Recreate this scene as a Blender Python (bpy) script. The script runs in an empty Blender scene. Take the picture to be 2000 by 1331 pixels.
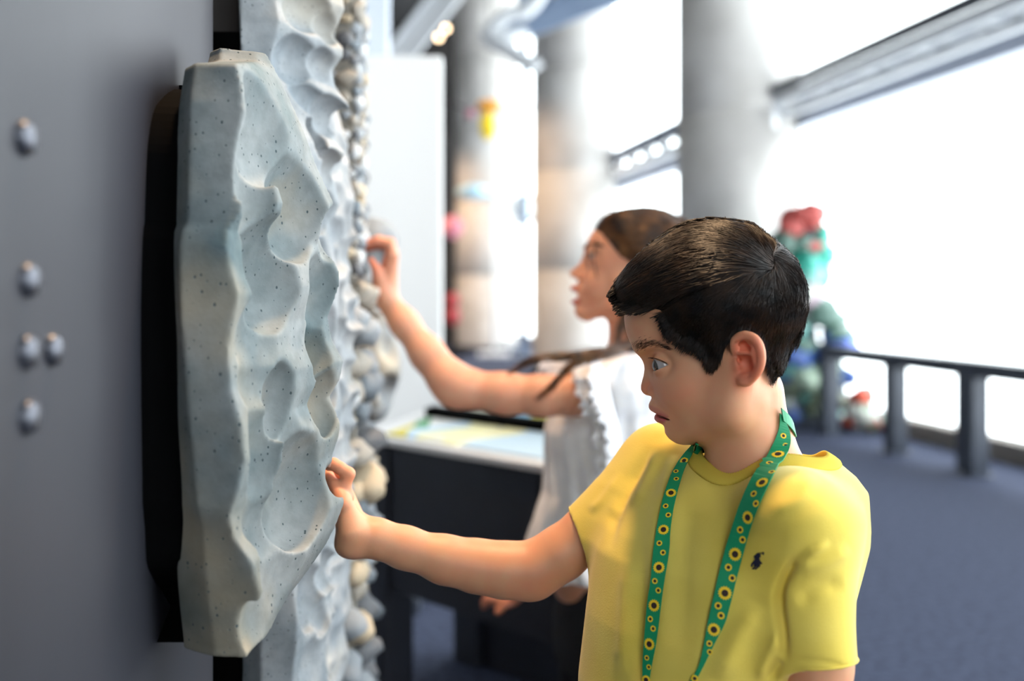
import bpy, bmesh, math, random
import numpy as np
from mathutils import Vector, Matrix, noise as mnoise

random.seed(7)
rng = np.random.default_rng(11)
SC = bpy.context.scene
COL = SC.collection

# ------------------------------------------------------------------ camera
F = 2000 * 35.0 / 36.0          # focal length in pixels of the 2000x1331 frame
CAMH = 1.22                     # lens height above the floor
HOR = 570.0                     # row of the horizon
cd = bpy.data.cameras.new('camera')
cd.lens = 35.0; cd.sensor_width = 36.0; cd.sensor_fit = 'HORIZONTAL'
cd.shift_y = (HOR - 665.5) / 2000.0
cd.clip_start = 0.02; cd.clip_end = 300
cd.dof.use_dof = True; cd.dof.focus_distance = 1.0; cd.dof.aperture_fstop = 2.3
cam = bpy.data.objects.new('camera', cd); COL.objects.link(cam)
cam.location = (0, 0, CAMH); cam.rotation_euler = (math.radians(90), 0, 0)
SC.camera = cam

# ------------------------------------------------------------------ world, lights, exposure
w = bpy.data.worlds.new('daylight'); SC.world = w; w.use_nodes = True
bg = w.node_tree.nodes['Background']
bg.inputs[0].default_value = (0.93, 0.97, 1.0, 1); bg.inputs[1].default_value = 8.0
SC.view_settings.view_transform = 'Standard'; SC.view_settings.look = 'None'
SC.view_settings.gamma = 1.0; SC.view_settings.exposure = 0.0
SC.view_settings.use_curve_mapping = False
SC.cycles.use_denoising = True
SC.cycles.max_bounces = 7; SC.cycles.diffuse_bounces = 4; SC.cycles.glossy_bounces = 3
SC.cycles.transparent_max_bounces = 12
SC.cycles.caustics_reflective = False; SC.cycles.caustics_refractive = False
SC.cycles.sample_clamp_indirect = 6.0

def spot(name, loc, aim, power, col, deg, blend=.8, size=.09):
    l = bpy.data.lights.new(name, 'SPOT'); l.energy = power; l.color = col; l.spot_size = math.radians(deg); l.spot_blend = blend; l.shadow_soft_size = size
    o = bpy.data.objects.new(name, l); COL.objects.link(o); o.location = loc
    o.rotation_euler = (Vector(aim) - Vector(loc)).to_track_quat('-Z', 'Y').to_euler(); return o
WARM = (1.0, .66, .38)
SPOTS = [((.0, 1.35, 3.4), (-.08, 1.05, 1.0), 300, 44), ((-.12, 1.75, 3.5), (-.12, 1.92, 1.1), 200, 42), ((-2.2, 13.0, 4.6), (.3, 15.2, .5), 800, 90), ((-3.0, 18.0, 4.6), (-1.1, 20.6, .5), 800, 90)]
spot('board_fill_spot', (.25, 2.3, 3.6), (-.35, 3.6, 1.2), 55, (1, .9, .8), 60)  # added lamp that brightens the white board and desk top
for i, (lo_, ai_, pw_, dg_) in enumerate(SPOTS): spot('exhibit_spot', lo_, ai_, pw_, WARM, dg_)

# ------------------------------------------------------------------ helpers
def P(px, py, z):
    return np.array([(px - 1000.0) / F * z, z, CAMH - (py - HOR) / F * z])

def link(name, data, parent=None):
    o = bpy.data.objects.new(name, data); COL.objects.link(o)
    if parent is not None: o.parent = parent
    return o

def empty(name, loc, label, cat, group=None):
    o = link(name, None); o.location = loc
    o.empty_display_size = 0.05
    tag(o, label, cat, group); return o

def tag(o, label=None, cat=None, group=None, kind=None):
    if label: o['label'] = label
    if cat: o['category'] = cat
    if group: o['group'] = group
    if kind: o['kind'] = kind
    return o

def rel(parent, verts):
    """world vertices -> vertices relative to an unrotated parent"""
    if parent is None: return verts
    off = np.array(parent.location) if parent.parent is None else np.array(parent.location) + np.array(parent.parent.location)
    return np.asarray(verts) - off

def mesh(name, verts, faces, mat, parent=None, smooth=True, mats=None, mi=None):
    me = bpy.data.meshes.new(name)
    v = rel(parent, np.asarray(verts, dtype=float))
    if isinstance(faces, np.ndarray):
        n = faces.shape[1]; k = len(faces)
        me.vertices.add(len(v)); me.vertices.foreach_set('co', v.astype(np.float32).ravel())
        me.loops.add(n * k); me.loops.foreach_set('vertex_index', faces.astype(np.int32).ravel())
        me.polygons.add(k)
        me.polygons.foreach_set('loop_start', np.arange(0, n * k, n, dtype=np.int32))
        me.polygons.foreach_set('loop_total', np.full(k, n, dtype=np.int32))
        me.update(calc_edges=True); me.validate()
    else:
        me.from_pydata([tuple(p) for p in v], [], faces)
    if mats:
        for m in mats: me.materials.append(m)
        if mi is not None: me.polygons.foreach_set('material_index', np.asarray(mi, dtype=np.int32))
    else:
        me.materials.append(mat)
    if smooth: me.polygons.foreach_set('use_smooth', np.ones(len(me.polygons), dtype=bool))
    me.update()
    return link(name, me, parent)

def bm_obj(name, bm, mat, parent=None, smooth=False):
    me = bpy.data.meshes.new(name); bm.to_mesh(me); bm.free()
    if parent is not None:
        off = Vector(parent.location) + (Vector(parent.parent.location) if parent.parent else Vector())
        me.transform(Matrix.Translation(-off))
    me.materials.append(mat)
    if smooth:
        for p in me.polygons: p.use_smooth = True
    return link(name, me, parent)

def box_bm(lo, hi, bev=0.0, M=None, seg=2, bm=None):
    own = bm is None
    if own: bm = bmesh.new()
    lo = Vector(lo); hi = Vector(hi)
    r = bmesh.ops.create_cube(bm, size=1.0)
    vs = r['verts']
    for v in vs:
        v.co = Vector(((v.co.x + .5) * (hi.x - lo.x) + lo.x, (v.co.y + .5) * (hi.y - lo.y) + lo.y, (v.co.z + .5) * (hi.z - lo.z) + lo.z))
    if bev > 0:
        es = list({e for v in vs for e in v.link_edges})
        bmesh.ops.bevel(bm, geom=es, offset=bev, segments=seg, affect='EDGES', profile=.5)
    if M is not None and own: bmesh.ops.transform(bm, matrix=M, verts=bm.verts)
    return bm

def box(name, lo, hi, mat, parent=None, bev=0.0, M=None):
    return bm_obj(name, box_bm(lo, hi, bev, M), mat, parent)

def tube_mesh(pts, rad, sides=10, caps=True):
    pts = np.asarray(pts, float); n = len(pts)
    rad = np.full(n, rad, float) if np.isscalar(rad) else np.asarray(rad, float)
    t = np.gradient(pts, axis=0); t /= np.linalg.norm(t, axis=1)[:, None] + 1e-12
    up = np.array([0, 0, 1.0]) if abs(t[0, 2]) < .9 else np.array([1.0, 0, 0])
    verts = []
    a = np.linspace(0, 2 * np.pi, sides, endpoint=False)
    for i in range(n):
        s = np.cross(t[i], up); s /= np.linalg.norm(s) + 1e-12
        u = np.cross(s, t[i]); up = u
        verts.append(pts[i] + rad[i] * (np.cos(a)[:, None] * s + np.sin(a)[:, None] * u))
    V = np.concatenate(verts)
    Fc = []
    for i in range(n - 1):
        for j in range(sides):
            k = (j + 1) % sides
            Fc.append((i * sides + j, i * sides + k, (i + 1) * sides + k, (i + 1) * sides + j))
    if caps:
        Fc.append(tuple(range(sides - 1, -1, -1))); Fc.append(tuple((n - 1) * sides + j for j in range(sides)))
    return V, Fc

def tube(name, pts, rad, mat, parent=None, sides=10):
    V, Fc = tube_mesh(pts, rad, sides); return mesh(name, V, Fc, mat, parent)

def spline(pts, n):
    """Catmull-Rom through pts (any dimension), n samples"""
    p = np.asarray(pts, float)
    if len(p) == 2: return p[0] + (p[1] - p[0]) * np.linspace(0, 1, n)[:, None]
    q = np.vstack([2 * p[0] - p[1], p, 2 * p[-1] - p[-2]])
    u = np.linspace(0, len(p) - 1 - 1e-9, n); i = u.astype(int); f = (u - i)[:, None]
    a, b, c, d = q[i], q[i + 1], q[i + 2], q[i + 3]
    return .5 * (2 * b + (c - a) * f + (2 * a - 5 * b + 4 * c - d) * f ** 2 + (3 * b - a - 3 * c + d) * f ** 3)

# ------------------------------------------------------------------ implicit modelling
class Vol:
    def __init__(s, lo, hi, h):
        s.lo = np.array(lo, np.float64); s.h = h
        s.n = np.maximum(4, np.ceil((np.array(hi) - s.lo) / h).astype(int) + 1)
        s.f = np.full(s.n, 0.08, np.float32)
        s.ax = [(s.lo[i] + h * np.arange(s.n[i])).astype(np.float32) for i in range(3)]
    def _sl(s, lo, hi, m):
        out = []
        for i in range(3):
            a = int(np.floor((lo[i] - m - s.lo[i]) / s.h)); b = int(np.ceil((hi[i] + m - s.lo[i]) / s.h)) + 1
            out.append(slice(max(0, min(a, s.n[i])), max(0, min(b, s.n[i]))))
        return tuple(out)
    def _eval(s, prim, m):
        fn, lo, hi = prim
        sl = s._sl(lo, hi, m)
        x = s.ax[0][sl[0]][:, None, None]; y = s.ax[1][sl[1]][None, :, None]; z = s.ax[2][sl[2]][None, None, :]
        if 0 in (x.size, y.size, z.size): return None, None
        return sl, fn(x, y, z).astype(np.float32)
    def add(s, prim, k=0.004):
        sl, d = s._eval(prim, k * 1.2 + 4 * s.h)
        if sl is None: return s
        a = s.f[sl]; hh = np.maximum(k - np.abs(a - d), 0) / k
        s.f[sl] = np.minimum(a, d) - hh * hh * k * .25; return s
    def sub(s, prim, k=0.004):
        sl, d = s._eval(prim, k * 1.2 + 4 * s.h)
        if sl is None: return s
        a = s.f[sl]; d = -d; hh = np.maximum(k - np.abs(a - d), 0) / k
        s.f[sl] = np.maximum(a, d) + hh * hh * k * .25; return s
    def mesh(s, relax=1):
        return surface_nets(s.f, s.lo, s.h, relax)
    def front(s):
        """height map y(x,z) of the first surface met walking along +y"""
        ins = s.f < 0
        hit = ins.any(axis=1); j = ins.argmax(axis=1); j = np.clip(j, 1, None)
        I, K = np.indices(hit.shape)
        f1 = s.f[I, j, K]; f0 = s.f[I, j - 1, K]
        y = s.lo[1] + s.h * (j - 1 + f0 / np.where(np.abs(f0 - f1) < 1e-9, 1, f0 - f1))
        y[~hit] = np.nan
        return y
    def back(s):
        ins = s.f[:, ::-1] < 0
        hit = ins.any(axis=1); j = s.n[1] - 1 - ins.argmax(axis=1)
        y = s.lo[1] + s.h * j.astype(float); y[~hit] = np.nan
        return y

def hm_lookup(vol, y, x, z):
    i = (np.asarray(x) - vol.lo[0]) / vol.h; k = (np.asarray(z) - vol.lo[2]) / vol.h
    i = np.clip(i, 0, vol.n[0] - 1.001); k = np.clip(k, 0, vol.n[2] - 1.001)
    i0 = i.astype(int); k0 = k.astype(int); fi = i - i0; fk = k - k0
    c = [y[i0, k0], y[i0 + 1, k0], y[i0, k0 + 1], y[i0 + 1, k0 + 1]]
    wt = [(1 - fi) * (1 - fk), fi * (1 - fk), (1 - fi) * fk, fi * fk]
    num = sum(np.where(np.isnan(a), 0, a) * b for a, b in zip(c, wt)); den = sum(np.where(np.isnan(a), 0, 1.0) * b for a, b in zip(c, wt))
    return np.where(den > .05, num / np.maximum(den, 1e-6), np.nan)

def surface_nets(f, lo, h, relax=1):
    ins = f < 0
    c = ins[:-1, :-1, :-1].astype(np.int8)
    tot = np.zeros_like(c)
    for dx in (0, 1):
        for dy in (0, 1):
            for dz in (0, 1):
                tot += ins[dx:f.shape[0] - 1 + dx, dy:f.shape[1] - 1 + dy, dz:f.shape[2] - 1 + dz]
    act = (tot > 0) & (tot < 8)
    ci = np.argwhere(act)
    idx = np.full(act.shape, -1, np.int32); idx[act] = np.arange(len(ci))
    acc = np.zeros((len(ci), 3)); cnt = np.zeros(len(ci))
    corners = [(dx, dy, dz) for dx in (0, 1) for dy in (0, 1) for dz in (0, 1)]
    for a in corners:
        for ax in range(3):
            if a[ax]: continue
            b = list(a); b[ax] = 1
            fa = f[ci[:, 0] + a[0], ci[:, 1] + a[1], ci[:, 2] + a[2]]; fb = f[ci[:, 0] + b[0], ci[:, 1] + b[1], ci[:, 2] + b[2]]
            m = (fa < 0) != (fb < 0)
            t = fa / np.where(m, fa - fb, 1)
            p = np.tile(np.array(a, float), (len(ci), 1)); p[:, ax] = t
            acc[m] += p[m]; cnt[m] += 1
    V = lo + h * (ci + acc / cnt[:, None])
    quads = []
    nx, ny, nz = f.shape
    for ax in range(3):
        s0 = [slice(1, -1)] * 3; s1 = [slice(1, -1)] * 3
        s0[ax] = slice(0, -1); s1[ax] = slice(1, None)
        a = ins[tuple(s0)]; b = ins[tuple(s1)]
        e = np.argwhere(a != b)
        if not len(e): continue
        flip = a[e[:, 0], e[:, 1], e[:, 2]]
        o = e.copy()
        for q in range(3):
            if q != ax: o[:, q] += 1
        u, v = [(1, 2), (2, 0), (0, 1)][ax]
        def cell(du, dv):
            k = o.copy(); k[:, u] += du; k[:, v] += dv
            return idx[k[:, 0], k[:, 1], k[:, 2]]
        q4 = np.stack([cell(-1, -1), cell(0, -1), cell(0, 0), cell(-1, 0)], 1)
        q4[~flip] = q4[~flip][:, ::-1]
        quads.append(q4)
    Q = np.concatenate(quads)
    Q = Q[(Q >= 0).all(1)]
    for _ in range(relax):
        s = np.zeros_like(V); n = np.zeros(len(V))
        for a, b in ((0, 1), (1, 2), (2, 3), (3, 0)):
            np.add.at(s, Q[:, a], V[Q[:, b]]); np.add.at(n, Q[:, a], 1)
            np.add.at(s, Q[:, b], V[Q[:, a]]); np.add.at(n, Q[:, b], 1)
        V = np.where(n[:, None] > 0, .5 * V + .5 * s / np.maximum(n, 1)[:, None], V)
    return V, Q

def vnormals(V, Q):
    a = V[Q[:, 2]] - V[Q[:, 0]]; b = V[Q[:, 3]] - V[Q[:, 1]]
    n = np.cross(a, b); N = np.zeros_like(V)
    for i in range(4): np.add.at(N, Q[:, i], n)
    return N / (np.linalg.norm(N, axis=1)[:, None] + 1e-12)

def ell(c, r, R=None):
    c = np.array(c, float); r = np.array(r, float); r = np.full(3, r) if r.ndim == 0 else r
    m = float(r.max())
    lo, hi = (c - r, c + r) if R is None else (c - m, c + m)
    def fn(x, y, z):
        x = x - c[0]; y = y - c[1]; z = z - c[2]
        if R is not None:
            R_ = np.array(R)
            x, y, z = (R_[0, 0] * x + R_[0, 1] * y + R_[0, 2] * z, R_[1, 0] * x + R_[1, 1] * y + R_[1, 2] * z, R_[2, 0] * x + R_[2, 1] * y + R_[2, 2] * z)
        k0 = np.sqrt((x / r[0]) ** 2 + (y / r[1]) ** 2 + (z / r[2]) ** 2)
        k1 = np.sqrt((x / r[0] ** 2) ** 2 + (y / r[1] ** 2) ** 2 + (z / r[2] ** 2) ** 2)
        return np.where(k1 > 1e-6, k0 * (k0 - 1) / np.maximum(k1, 1e-6), -r.min())
    return fn, lo, hi

def rcone(a, b, ra, rb, cut_a=False, cut_b=False):
    a = np.array(a, float); b = np.array(b, float); m = max(ra, rb)
    ab = b - a; L2 = ab @ ab; L = math.sqrt(L2)
    def fn(x, y, z):
        x = x - a[0]; y = y - a[1]; z = z - a[2]
        tt = (x * ab[0] + y * ab[1] + z * ab[2]) / L2
        t = np.clip(tt, 0, 1) if not (cut_a or cut_b) else np.clip(tt, -.3 if cut_a else 0, 1.3 if cut_b else 1)
        d = np.sqrt((x - t * ab[0]) ** 2 + (y - t * ab[1]) ** 2 + (z - t * ab[2]) ** 2) - (ra + (rb - ra) * t)
        if cut_a: d = np.maximum(d, -tt * L)
        if cut_b: d = np.maximum(d, (tt - 1) * L)
        return d
    e = m * 1.1
    return fn, np.minimum(a, b) - e, np.maximum(a, b) + e

def chain(vol, pts, k=.004):
    """pts: list of (point, radius)"""
    for (a, ra), (b, rb) in zip(pts[:-1], pts[1:]): vol.add(rcone(a, b, ra, rb), k)

def rotm(ax, deg):
    return np.array(Matrix.Rotation(math.radians(deg), 3, ax))

class Frame:
    """upright frame standing at depth z on the sight line of column px; x = across, y = away, z = up"""
    def __init__(s, px, z):
        r = np.array([(px - 1000) / F, 1, 0]); s.C = r * z + np.array([0, 0, CAMH])
        s.ey = r / np.linalg.norm(r); s.ex = np.array([s.ey[1], -s.ey[0], 0]); s.ez = np.array([0, 0, 1.0])
        s.u = np.linalg.norm(r * z) / F
        s.B = np.stack([s.ex, s.ey, s.ez])
        s.O = s.B @ (np.array([0, 0, CAMH]) - s.C)
    def L(s, px, py, d=0.0):
        """local point seen at (px,py), d pixels nearer than the frame's plane"""
        D = s.B @ np.array([(px - 1000) / F, 1, -(py - HOR) / F])
        t = (-d * s.u - s.O[1]) / D[1]
        return s.O + t * D
    def W(s, V): return s.C + np.asarray(V) @ s.B
    def pix(s, V):
        w_ = s.W(V) - np.array([0, 0, CAMH])
        return 1000 + F * w_[..., 0] / w_[..., 1], HOR - F * w_[..., 2] / w_[..., 1]

def poly_sdf(x, z, pts):
    """signed distance (negative inside) to a closed 2D polygon"""
    p = np.asarray(pts, float); n = len(p)
    d = np.full(np.broadcast(x, z).shape, 1e9); s = np.zeros(d.shape, bool)
    for i in range(n):
        a = p[i]; b = p[(i + 1) % n]
        ex, ez = b - a; wx = x - a[0]; wz = z - a[1]
        t = np.clip((wx * ex + wz * ez) / (ex * ex + ez * ez + 1e-12), 0, 1)
        d = np.minimum(d, (wx - t * ex) ** 2 + (wz - t * ez) ** 2)
        c = ((a[1] > z) != (b[1] > z)) & (x < (b[0] - a[0]) * (z - a[1]) / (b[1] - a[1] + 1e-12) + a[0])
        s ^= c
    d = np.sqrt(d)
    return np.where(s, -d, d)

# ------------------------------------------------------------------ materials
def s2l(c):
    c = np.array(c, float) / 255.0
    return tuple(np.where(c <= .04045, c / 12.92, ((c + .055) / 1.055) ** 2.4)) + (1.0,)

def mat(name, col, rough=.6, metal=0.0, spec=.5, sss=0.0, sheen=0.0):
    m = bpy.data.materials.new(name); m.use_nodes = True
    b = m.node_tree.nodes['Principled BSDF']
    b.inputs['Base Color'].default_value = s2l(col); b.inputs['Roughness'].default_value = rough
    b.inputs['Metallic'].default_value = metal; b.inputs['Specular IOR Level'].default_value = spec
    if sss:
        b.inputs['Subsurface Weight'].default_value = sss
        b.inputs['Subsurface Radius'].default_value = (1.0, .35, .2); b.inputs['Subsurface Scale'].default_value = .006
    if sheen: b.inputs['Sheen Weight'].default_value = sheen
    return m

class NT:
    def __init__(s, m): s.m = m; s.t = m.node_tree; s.b = s.t.nodes['Principled BSDF']
    def n(s, typ, **kw):
        x = s.t.nodes.new(typ)
        for k, v in kw.items():
            if k.startswith('i_'):
                key = k[2:]; key = int(key) if key.isdigit() else key.replace('_', ' ')
                x.inputs[key].default_value = v
            else: setattr(x, k, v)
        return x
    def l(s, a, b): s.t.links.new(a, b)
    def obj(s, scale=(1, 1, 1)):
        tc = s.n('ShaderNodeTexCoord'); mp = s.n('ShaderNodeMapping'); mp.inputs['Scale'].default_value = scale
        s.l(tc.outputs['Object'], mp.inputs['Vector']); return mp.outputs[0]
    def noise(s, vec, scale, detail=4.0, rough=.5):
        x = s.n('ShaderNodeTexNoise'); x.inputs['Scale'].default_value = scale; x.inputs['Detail'].default_value = detail; x.inputs['Roughness'].default_value = rough
        s.l(vec, x.inputs['Vector']); return x.outputs['Fac']
    def ramp(s, fac, stops, interp='LINEAR'):
        r = s.n('ShaderNodeValToRGB'); r.color_ramp.interpolation = interp
        e = r.color_ramp.elements
        while len(e) < len(stops): e.new(.5)
        for i, (p, c) in enumerate(stops): e[i].position = p; e[i].color = c
        s.l(fac, r.inputs[0]); return r.outputs['Color']
    def mix(s, fac, a, b, mode='MIX'):
        x = s.n('ShaderNodeMix', data_type='RGBA', blend_type=mode)
        if isinstance(fac, (int, float)): x.inputs[0].default_value = fac
        else: s.l(fac, x.inputs[0])
        for k, v in ((6, a), (7, b)):
            if isinstance(v, tuple): x.inputs[k].default_value = v
            else: s.l(v, x.inputs[k])
        return x.outputs[2]
    def bump(s, hgt, strength=.3, dist=.002, prev=None):
        x = s.n('ShaderNodeBump'); x.inputs['Strength'].default_value = strength; x.inputs['Distance'].default_value = dist
        s.l(hgt, x.inputs['Height'])
        if prev is not None: s.l(prev, x.inputs['Normal'])
        s.l(x.outputs[0], s.b.inputs['Normal']); return x.outputs[0]
    def attr(s, name):
        x = s.n('ShaderNodeAttribute', attribute_name=name); return x.outputs['Fac']

def noisy(name, c0, c1, scale, rough=.7, metal=0., bump=.2, dist=.002, stretch=(1, 1, 1), detail=5., lo=.35, hi=.65, **kw):
    m = mat(name, c0, rough, metal, **kw); t = NT(m); v = t.obj(stretch)
    f = t.noise(v, scale, detail); t.l(t.ramp(f, [(lo, s2l(c0)), (hi, s2l(c1))]), t.b.inputs['Base Color'])
    if bump: t.bump(f, bump, dist)
    return m

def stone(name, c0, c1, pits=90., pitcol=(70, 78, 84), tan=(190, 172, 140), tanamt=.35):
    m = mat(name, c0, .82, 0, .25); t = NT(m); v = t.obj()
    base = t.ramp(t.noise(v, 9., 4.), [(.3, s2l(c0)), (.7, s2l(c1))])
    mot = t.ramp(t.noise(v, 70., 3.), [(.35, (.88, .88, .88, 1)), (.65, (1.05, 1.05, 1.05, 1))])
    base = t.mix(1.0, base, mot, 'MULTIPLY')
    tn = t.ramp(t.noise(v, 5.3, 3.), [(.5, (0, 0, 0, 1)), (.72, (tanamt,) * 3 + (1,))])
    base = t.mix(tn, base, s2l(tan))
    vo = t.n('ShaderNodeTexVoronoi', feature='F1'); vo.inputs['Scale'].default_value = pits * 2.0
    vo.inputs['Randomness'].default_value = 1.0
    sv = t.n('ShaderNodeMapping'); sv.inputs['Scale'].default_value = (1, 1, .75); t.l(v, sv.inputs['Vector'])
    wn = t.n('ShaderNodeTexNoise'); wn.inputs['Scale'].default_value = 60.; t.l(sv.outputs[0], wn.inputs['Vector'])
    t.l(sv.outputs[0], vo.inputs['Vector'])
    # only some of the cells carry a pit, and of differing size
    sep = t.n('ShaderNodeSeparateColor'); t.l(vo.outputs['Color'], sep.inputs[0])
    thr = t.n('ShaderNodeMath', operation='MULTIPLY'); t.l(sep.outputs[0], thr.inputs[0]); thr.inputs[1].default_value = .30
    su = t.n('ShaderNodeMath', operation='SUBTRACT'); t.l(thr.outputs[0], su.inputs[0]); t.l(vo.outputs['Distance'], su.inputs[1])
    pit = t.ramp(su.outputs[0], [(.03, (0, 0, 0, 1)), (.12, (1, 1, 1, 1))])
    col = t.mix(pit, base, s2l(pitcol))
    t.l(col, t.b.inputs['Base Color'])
    inv = t.n('ShaderNodeMath', operation='SUBTRACT'); inv.inputs[0].default_value = 1.; t.l(pit, inv.inputs[1])
    b1 = t.bump(inv.outputs[0], .5, .0015)
    t.bump(t.noise(v, 260., 3.), .22, .001, b1)
    return m

M = {}
M['metal_wall'] = noisy('grey_powder_metal', (40, 41, 47), (52, 53, 60), 3.0, .5, .1, .06, .0005, (1, 1, .12), 6., spec=.3)
t = NT(M['metal_wall']); 
M['black'] = mat('matt_black', (5, 5, 6), .9, 0, .05)
M['bolt'] = mat('bolt_metal', (86, 88, 96), .35, .7)
M['carpet'] = noisy('blue_grey_carpet', (46, 51, 68), (76, 82, 102), 34., .95, 0, .5, .004, (1, 1, 1), 8., .3, .7, spec=.1)
M['concrete'] = noisy('column_concrete', (168, 164, 160), (192, 189, 186), 1.6, .7, 0, .1, .003)
M['ceiling'] = noisy('dark_ceiling', (34, 34, 36), (48, 48, 50), 2., .85, 0, .1)
M['farwall'] = noisy('charcoal_wall', (40, 38, 38), (58, 55, 54), .8, .8, 0, .1)
M['room_grey'] = mat('room_grey_paint', (214, 212, 210), .8)
M['white'] = mat('white_paint', (232, 231, 230), .6)
M['cool_white'] = mat('cool_white_paint', (205, 212, 224), .6)
M['rail'] = noisy('dark_steel_paint', (44, 50, 62), (56, 62, 74), 6., .45, .1, .05)
M['navy'] = noisy('navy_laminate', (18, 23, 34), (23, 28, 40), 8., .5, 0, .05)
M['frame'] = mat('window_frame_grey', (150, 156, 170), .5, .2)
M['white_steel'] = mat('white_steel', (205, 208, 212), .45)
M['kerb'] = mat('sill_kerb', (120, 112, 104), .7)
M['blue_steel'] = mat('blue_grey_steel', (112, 128, 152), .5, .2)

g = bpy.data.materials.new('window_glass'); g.use_nodes = True
gt = g.node_tree; gt.nodes.clear()
go = gt.nodes.new('ShaderNodeOutputMaterial'); gm = gt.nodes.new('ShaderNodeMixShader'); gT = gt.nodes.new('ShaderNodeBsdfTransparent'); gG = gt.nodes.new('ShaderNodeBsdfGlossy')
gT.inputs[0].default_value = (.95, .97, .97, 1); gG.inputs['Roughness'].default_value = .02; gm.inputs[0].default_value = .06
gt.links.new(gT.outputs[0], gm.inputs[1]); gt.links.new(gG.outputs[0], gm.inputs[2]); gt.links.new(gm.outputs[0], go.inputs[0])
M['glass'] = g

# ================================================================== SETTING
def structure(o): o['kind'] = 'structure'; return o

# exhibit wall: in plan it follows X = WX(y)
def WX(y, off=0.0): return -0.10 * y - 0.23 + off
wd = np.array([-.10, 1, 0]); wd /= np.linalg.norm(wd); wn = np.array([wd[1], -wd[0], 0])

def slab(name, ya, yb, front, thick, z0, z1, m, bev=.002, parent=None):
    """upright slab along the exhibit wall, front face offset 'front' from the wall line"""
    bm = bmesh.new()
    vs = []
    for z in (z0, z1):
        for (y, o) in ((ya, front - thick), (yb, front - thick), (yb, front), (ya, front)):
            vs.append(bm.verts.new((WX(y, o), y, z)))
    for q in ((3, 2, 1, 0), (4, 5, 6, 7), (0, 1, 5, 4), (1, 2, 6, 5), (2, 3, 7, 6), (3, 0, 4, 7)): bm.faces.new([vs[i] for i in q])
    bmesh.ops.recalc_face_normals(bm, faces=bm.faces)
    if bev: bmesh.ops.bevel(bm, geom=list(bm.edges), offset=bev, segments=2, affect='EDGES')
    return bm_obj(name, bm, m, parent)

def GX(y): return 4.95 - .19 * y
def room_plate(name, z0, z1, m):
    """floor or ceiling plate that ends at the window line"""
    q = [(-9, -8.1), (GX(-8.1) + .1, -8.1), (GX(26.2) + .1, 26.2), (-9, 26.2)]
    V = [(x, y, z0) for x, y in q] + [(x, y, z1) for x, y in q]
    Fc = [(3, 2, 1, 0), (4, 5, 6, 7)] + [(i, (i + 1) % 4, 4 + (i + 1) % 4, 4 + i) for i in range(4)]
    return structure(mesh(name, V, Fc, m, None, False))
room_plate('floor', -.1, 0, M['carpet']); room_plate('ceiling', 8.2, 8.3, M['ceiling'])
structure(box('wall_back', (-9, 26, 0), (GX(26), 26.2, 8.2), M['farwall']))
bm = box_bm((-9, -8.1, 0), (-5.0, -7.9, 8.2)); box_bm((2.6, -8.1, 0), (GX(-8), -7.9, 8.2), bm=bm); box_bm((-5.0, -8.1, 0), (2.6, -7.9, .9), bm=bm); box_bm((-5.0, -8.1, 6.0), (2.6, -7.9, 8.2), bm=bm)
structure(bm_obj('wall_front', bm, M['room_grey']))
e = link('window_20', None); structure(e); e.location = (.7, -8, .9)  # glazing added behind the camera as fill light for the boy
for x0 in (-5.0, -3.1, -1.2, .7):
    box('pane', (x0 + .05, -8.006, .95), (x0 + 1.85, -7.994, 5.95), M['glass'], e); box('mullion', (x0, -8.05, .9), (x0 + .05, -7.95, 6.0), M['white_steel'], e)
structure(box('wall_left', (-9.2, -8, 0), (-9, 27, 8.2), M['room_grey']))
structure(slab('wall_exhibit', -1.6, 1.15, 0, .05, 0, 3.0, M['metal_wall'], .003))
structure(slab('wall_recess', 1.15, 2.45, -.07, .05, 0, 3.0, M['black'], 0))

# window wall on the right: plan line X = GX(y)
gd = np.array([-.19, 1, 0]); gd /= np.linalg.norm(gd); gn = np.array([gd[1], -gd[0], 0])
def gslab(name, ya, yb, off0, off1, z0, z1, m, parent=None, bev=0.0):
    bm = bmesh.new(); vs = []
    for z in (z0, z1):
        for (y, o) in ((ya, off0), (yb, off0), (yb, off1), (ya, off1)): vs.append(bm.verts.new((GX(y) + o, y, z)))
    for q in ((3, 2, 1, 0), (4, 5, 6, 7), (0, 1, 5, 4), (1, 2, 6, 5), (2, 3, 7, 6), (3, 0, 4, 7)): bm.faces.new([vs[i] for i in q])
    bmesh.ops.recalc_face_normals(bm, faces=bm.faces)
    if bev: bmesh.ops.bevel(bm, geom=list(bm.edges), offset=bev, segments=2, affect='EDGES')
    return bm_obj(name, bm, m, parent)

WIN0 = -3.5
ys = [WIN0, .8, 5.6, 12.2, 18.8, 25.9]
for i in range(len(ys) - 1):
    a, b = ys[i], ys[i + 1]
    e = link('window_%d' % (i + 1), None); structure(e); e.location = (GX(a), a, 0)
    gslab('pane', a + .04, b - .04, -.006, .006, .16, 2.90, M['glass'], e)
    gslab('pane', a + .04, b - .04, -.006, .006, 3.22, 8.0, M['glass'], e)
    gslab('mullion', a - .03, a + .03, -.05, .05, .1, 8.2, M['white_steel'], e)
structure(gslab('trim_1', WIN0, 25.9, -.10, .10, 0, .15, M['kerb'], None, .01))
# window head beam: soffit, dark top edge
structure(gslab('trim_2', WIN0, 25.9, -.10, .10, 2.90, 3.22, M['frame']))
structure(gslab('trim_3', WIN0, 25.9, -.50, -.42, 3.19, 3.27, M['rail']))

structure(gslab('wall_right', -8, WIN0, -.1, .1, 0, 8.2, M['room_grey']))

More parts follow.
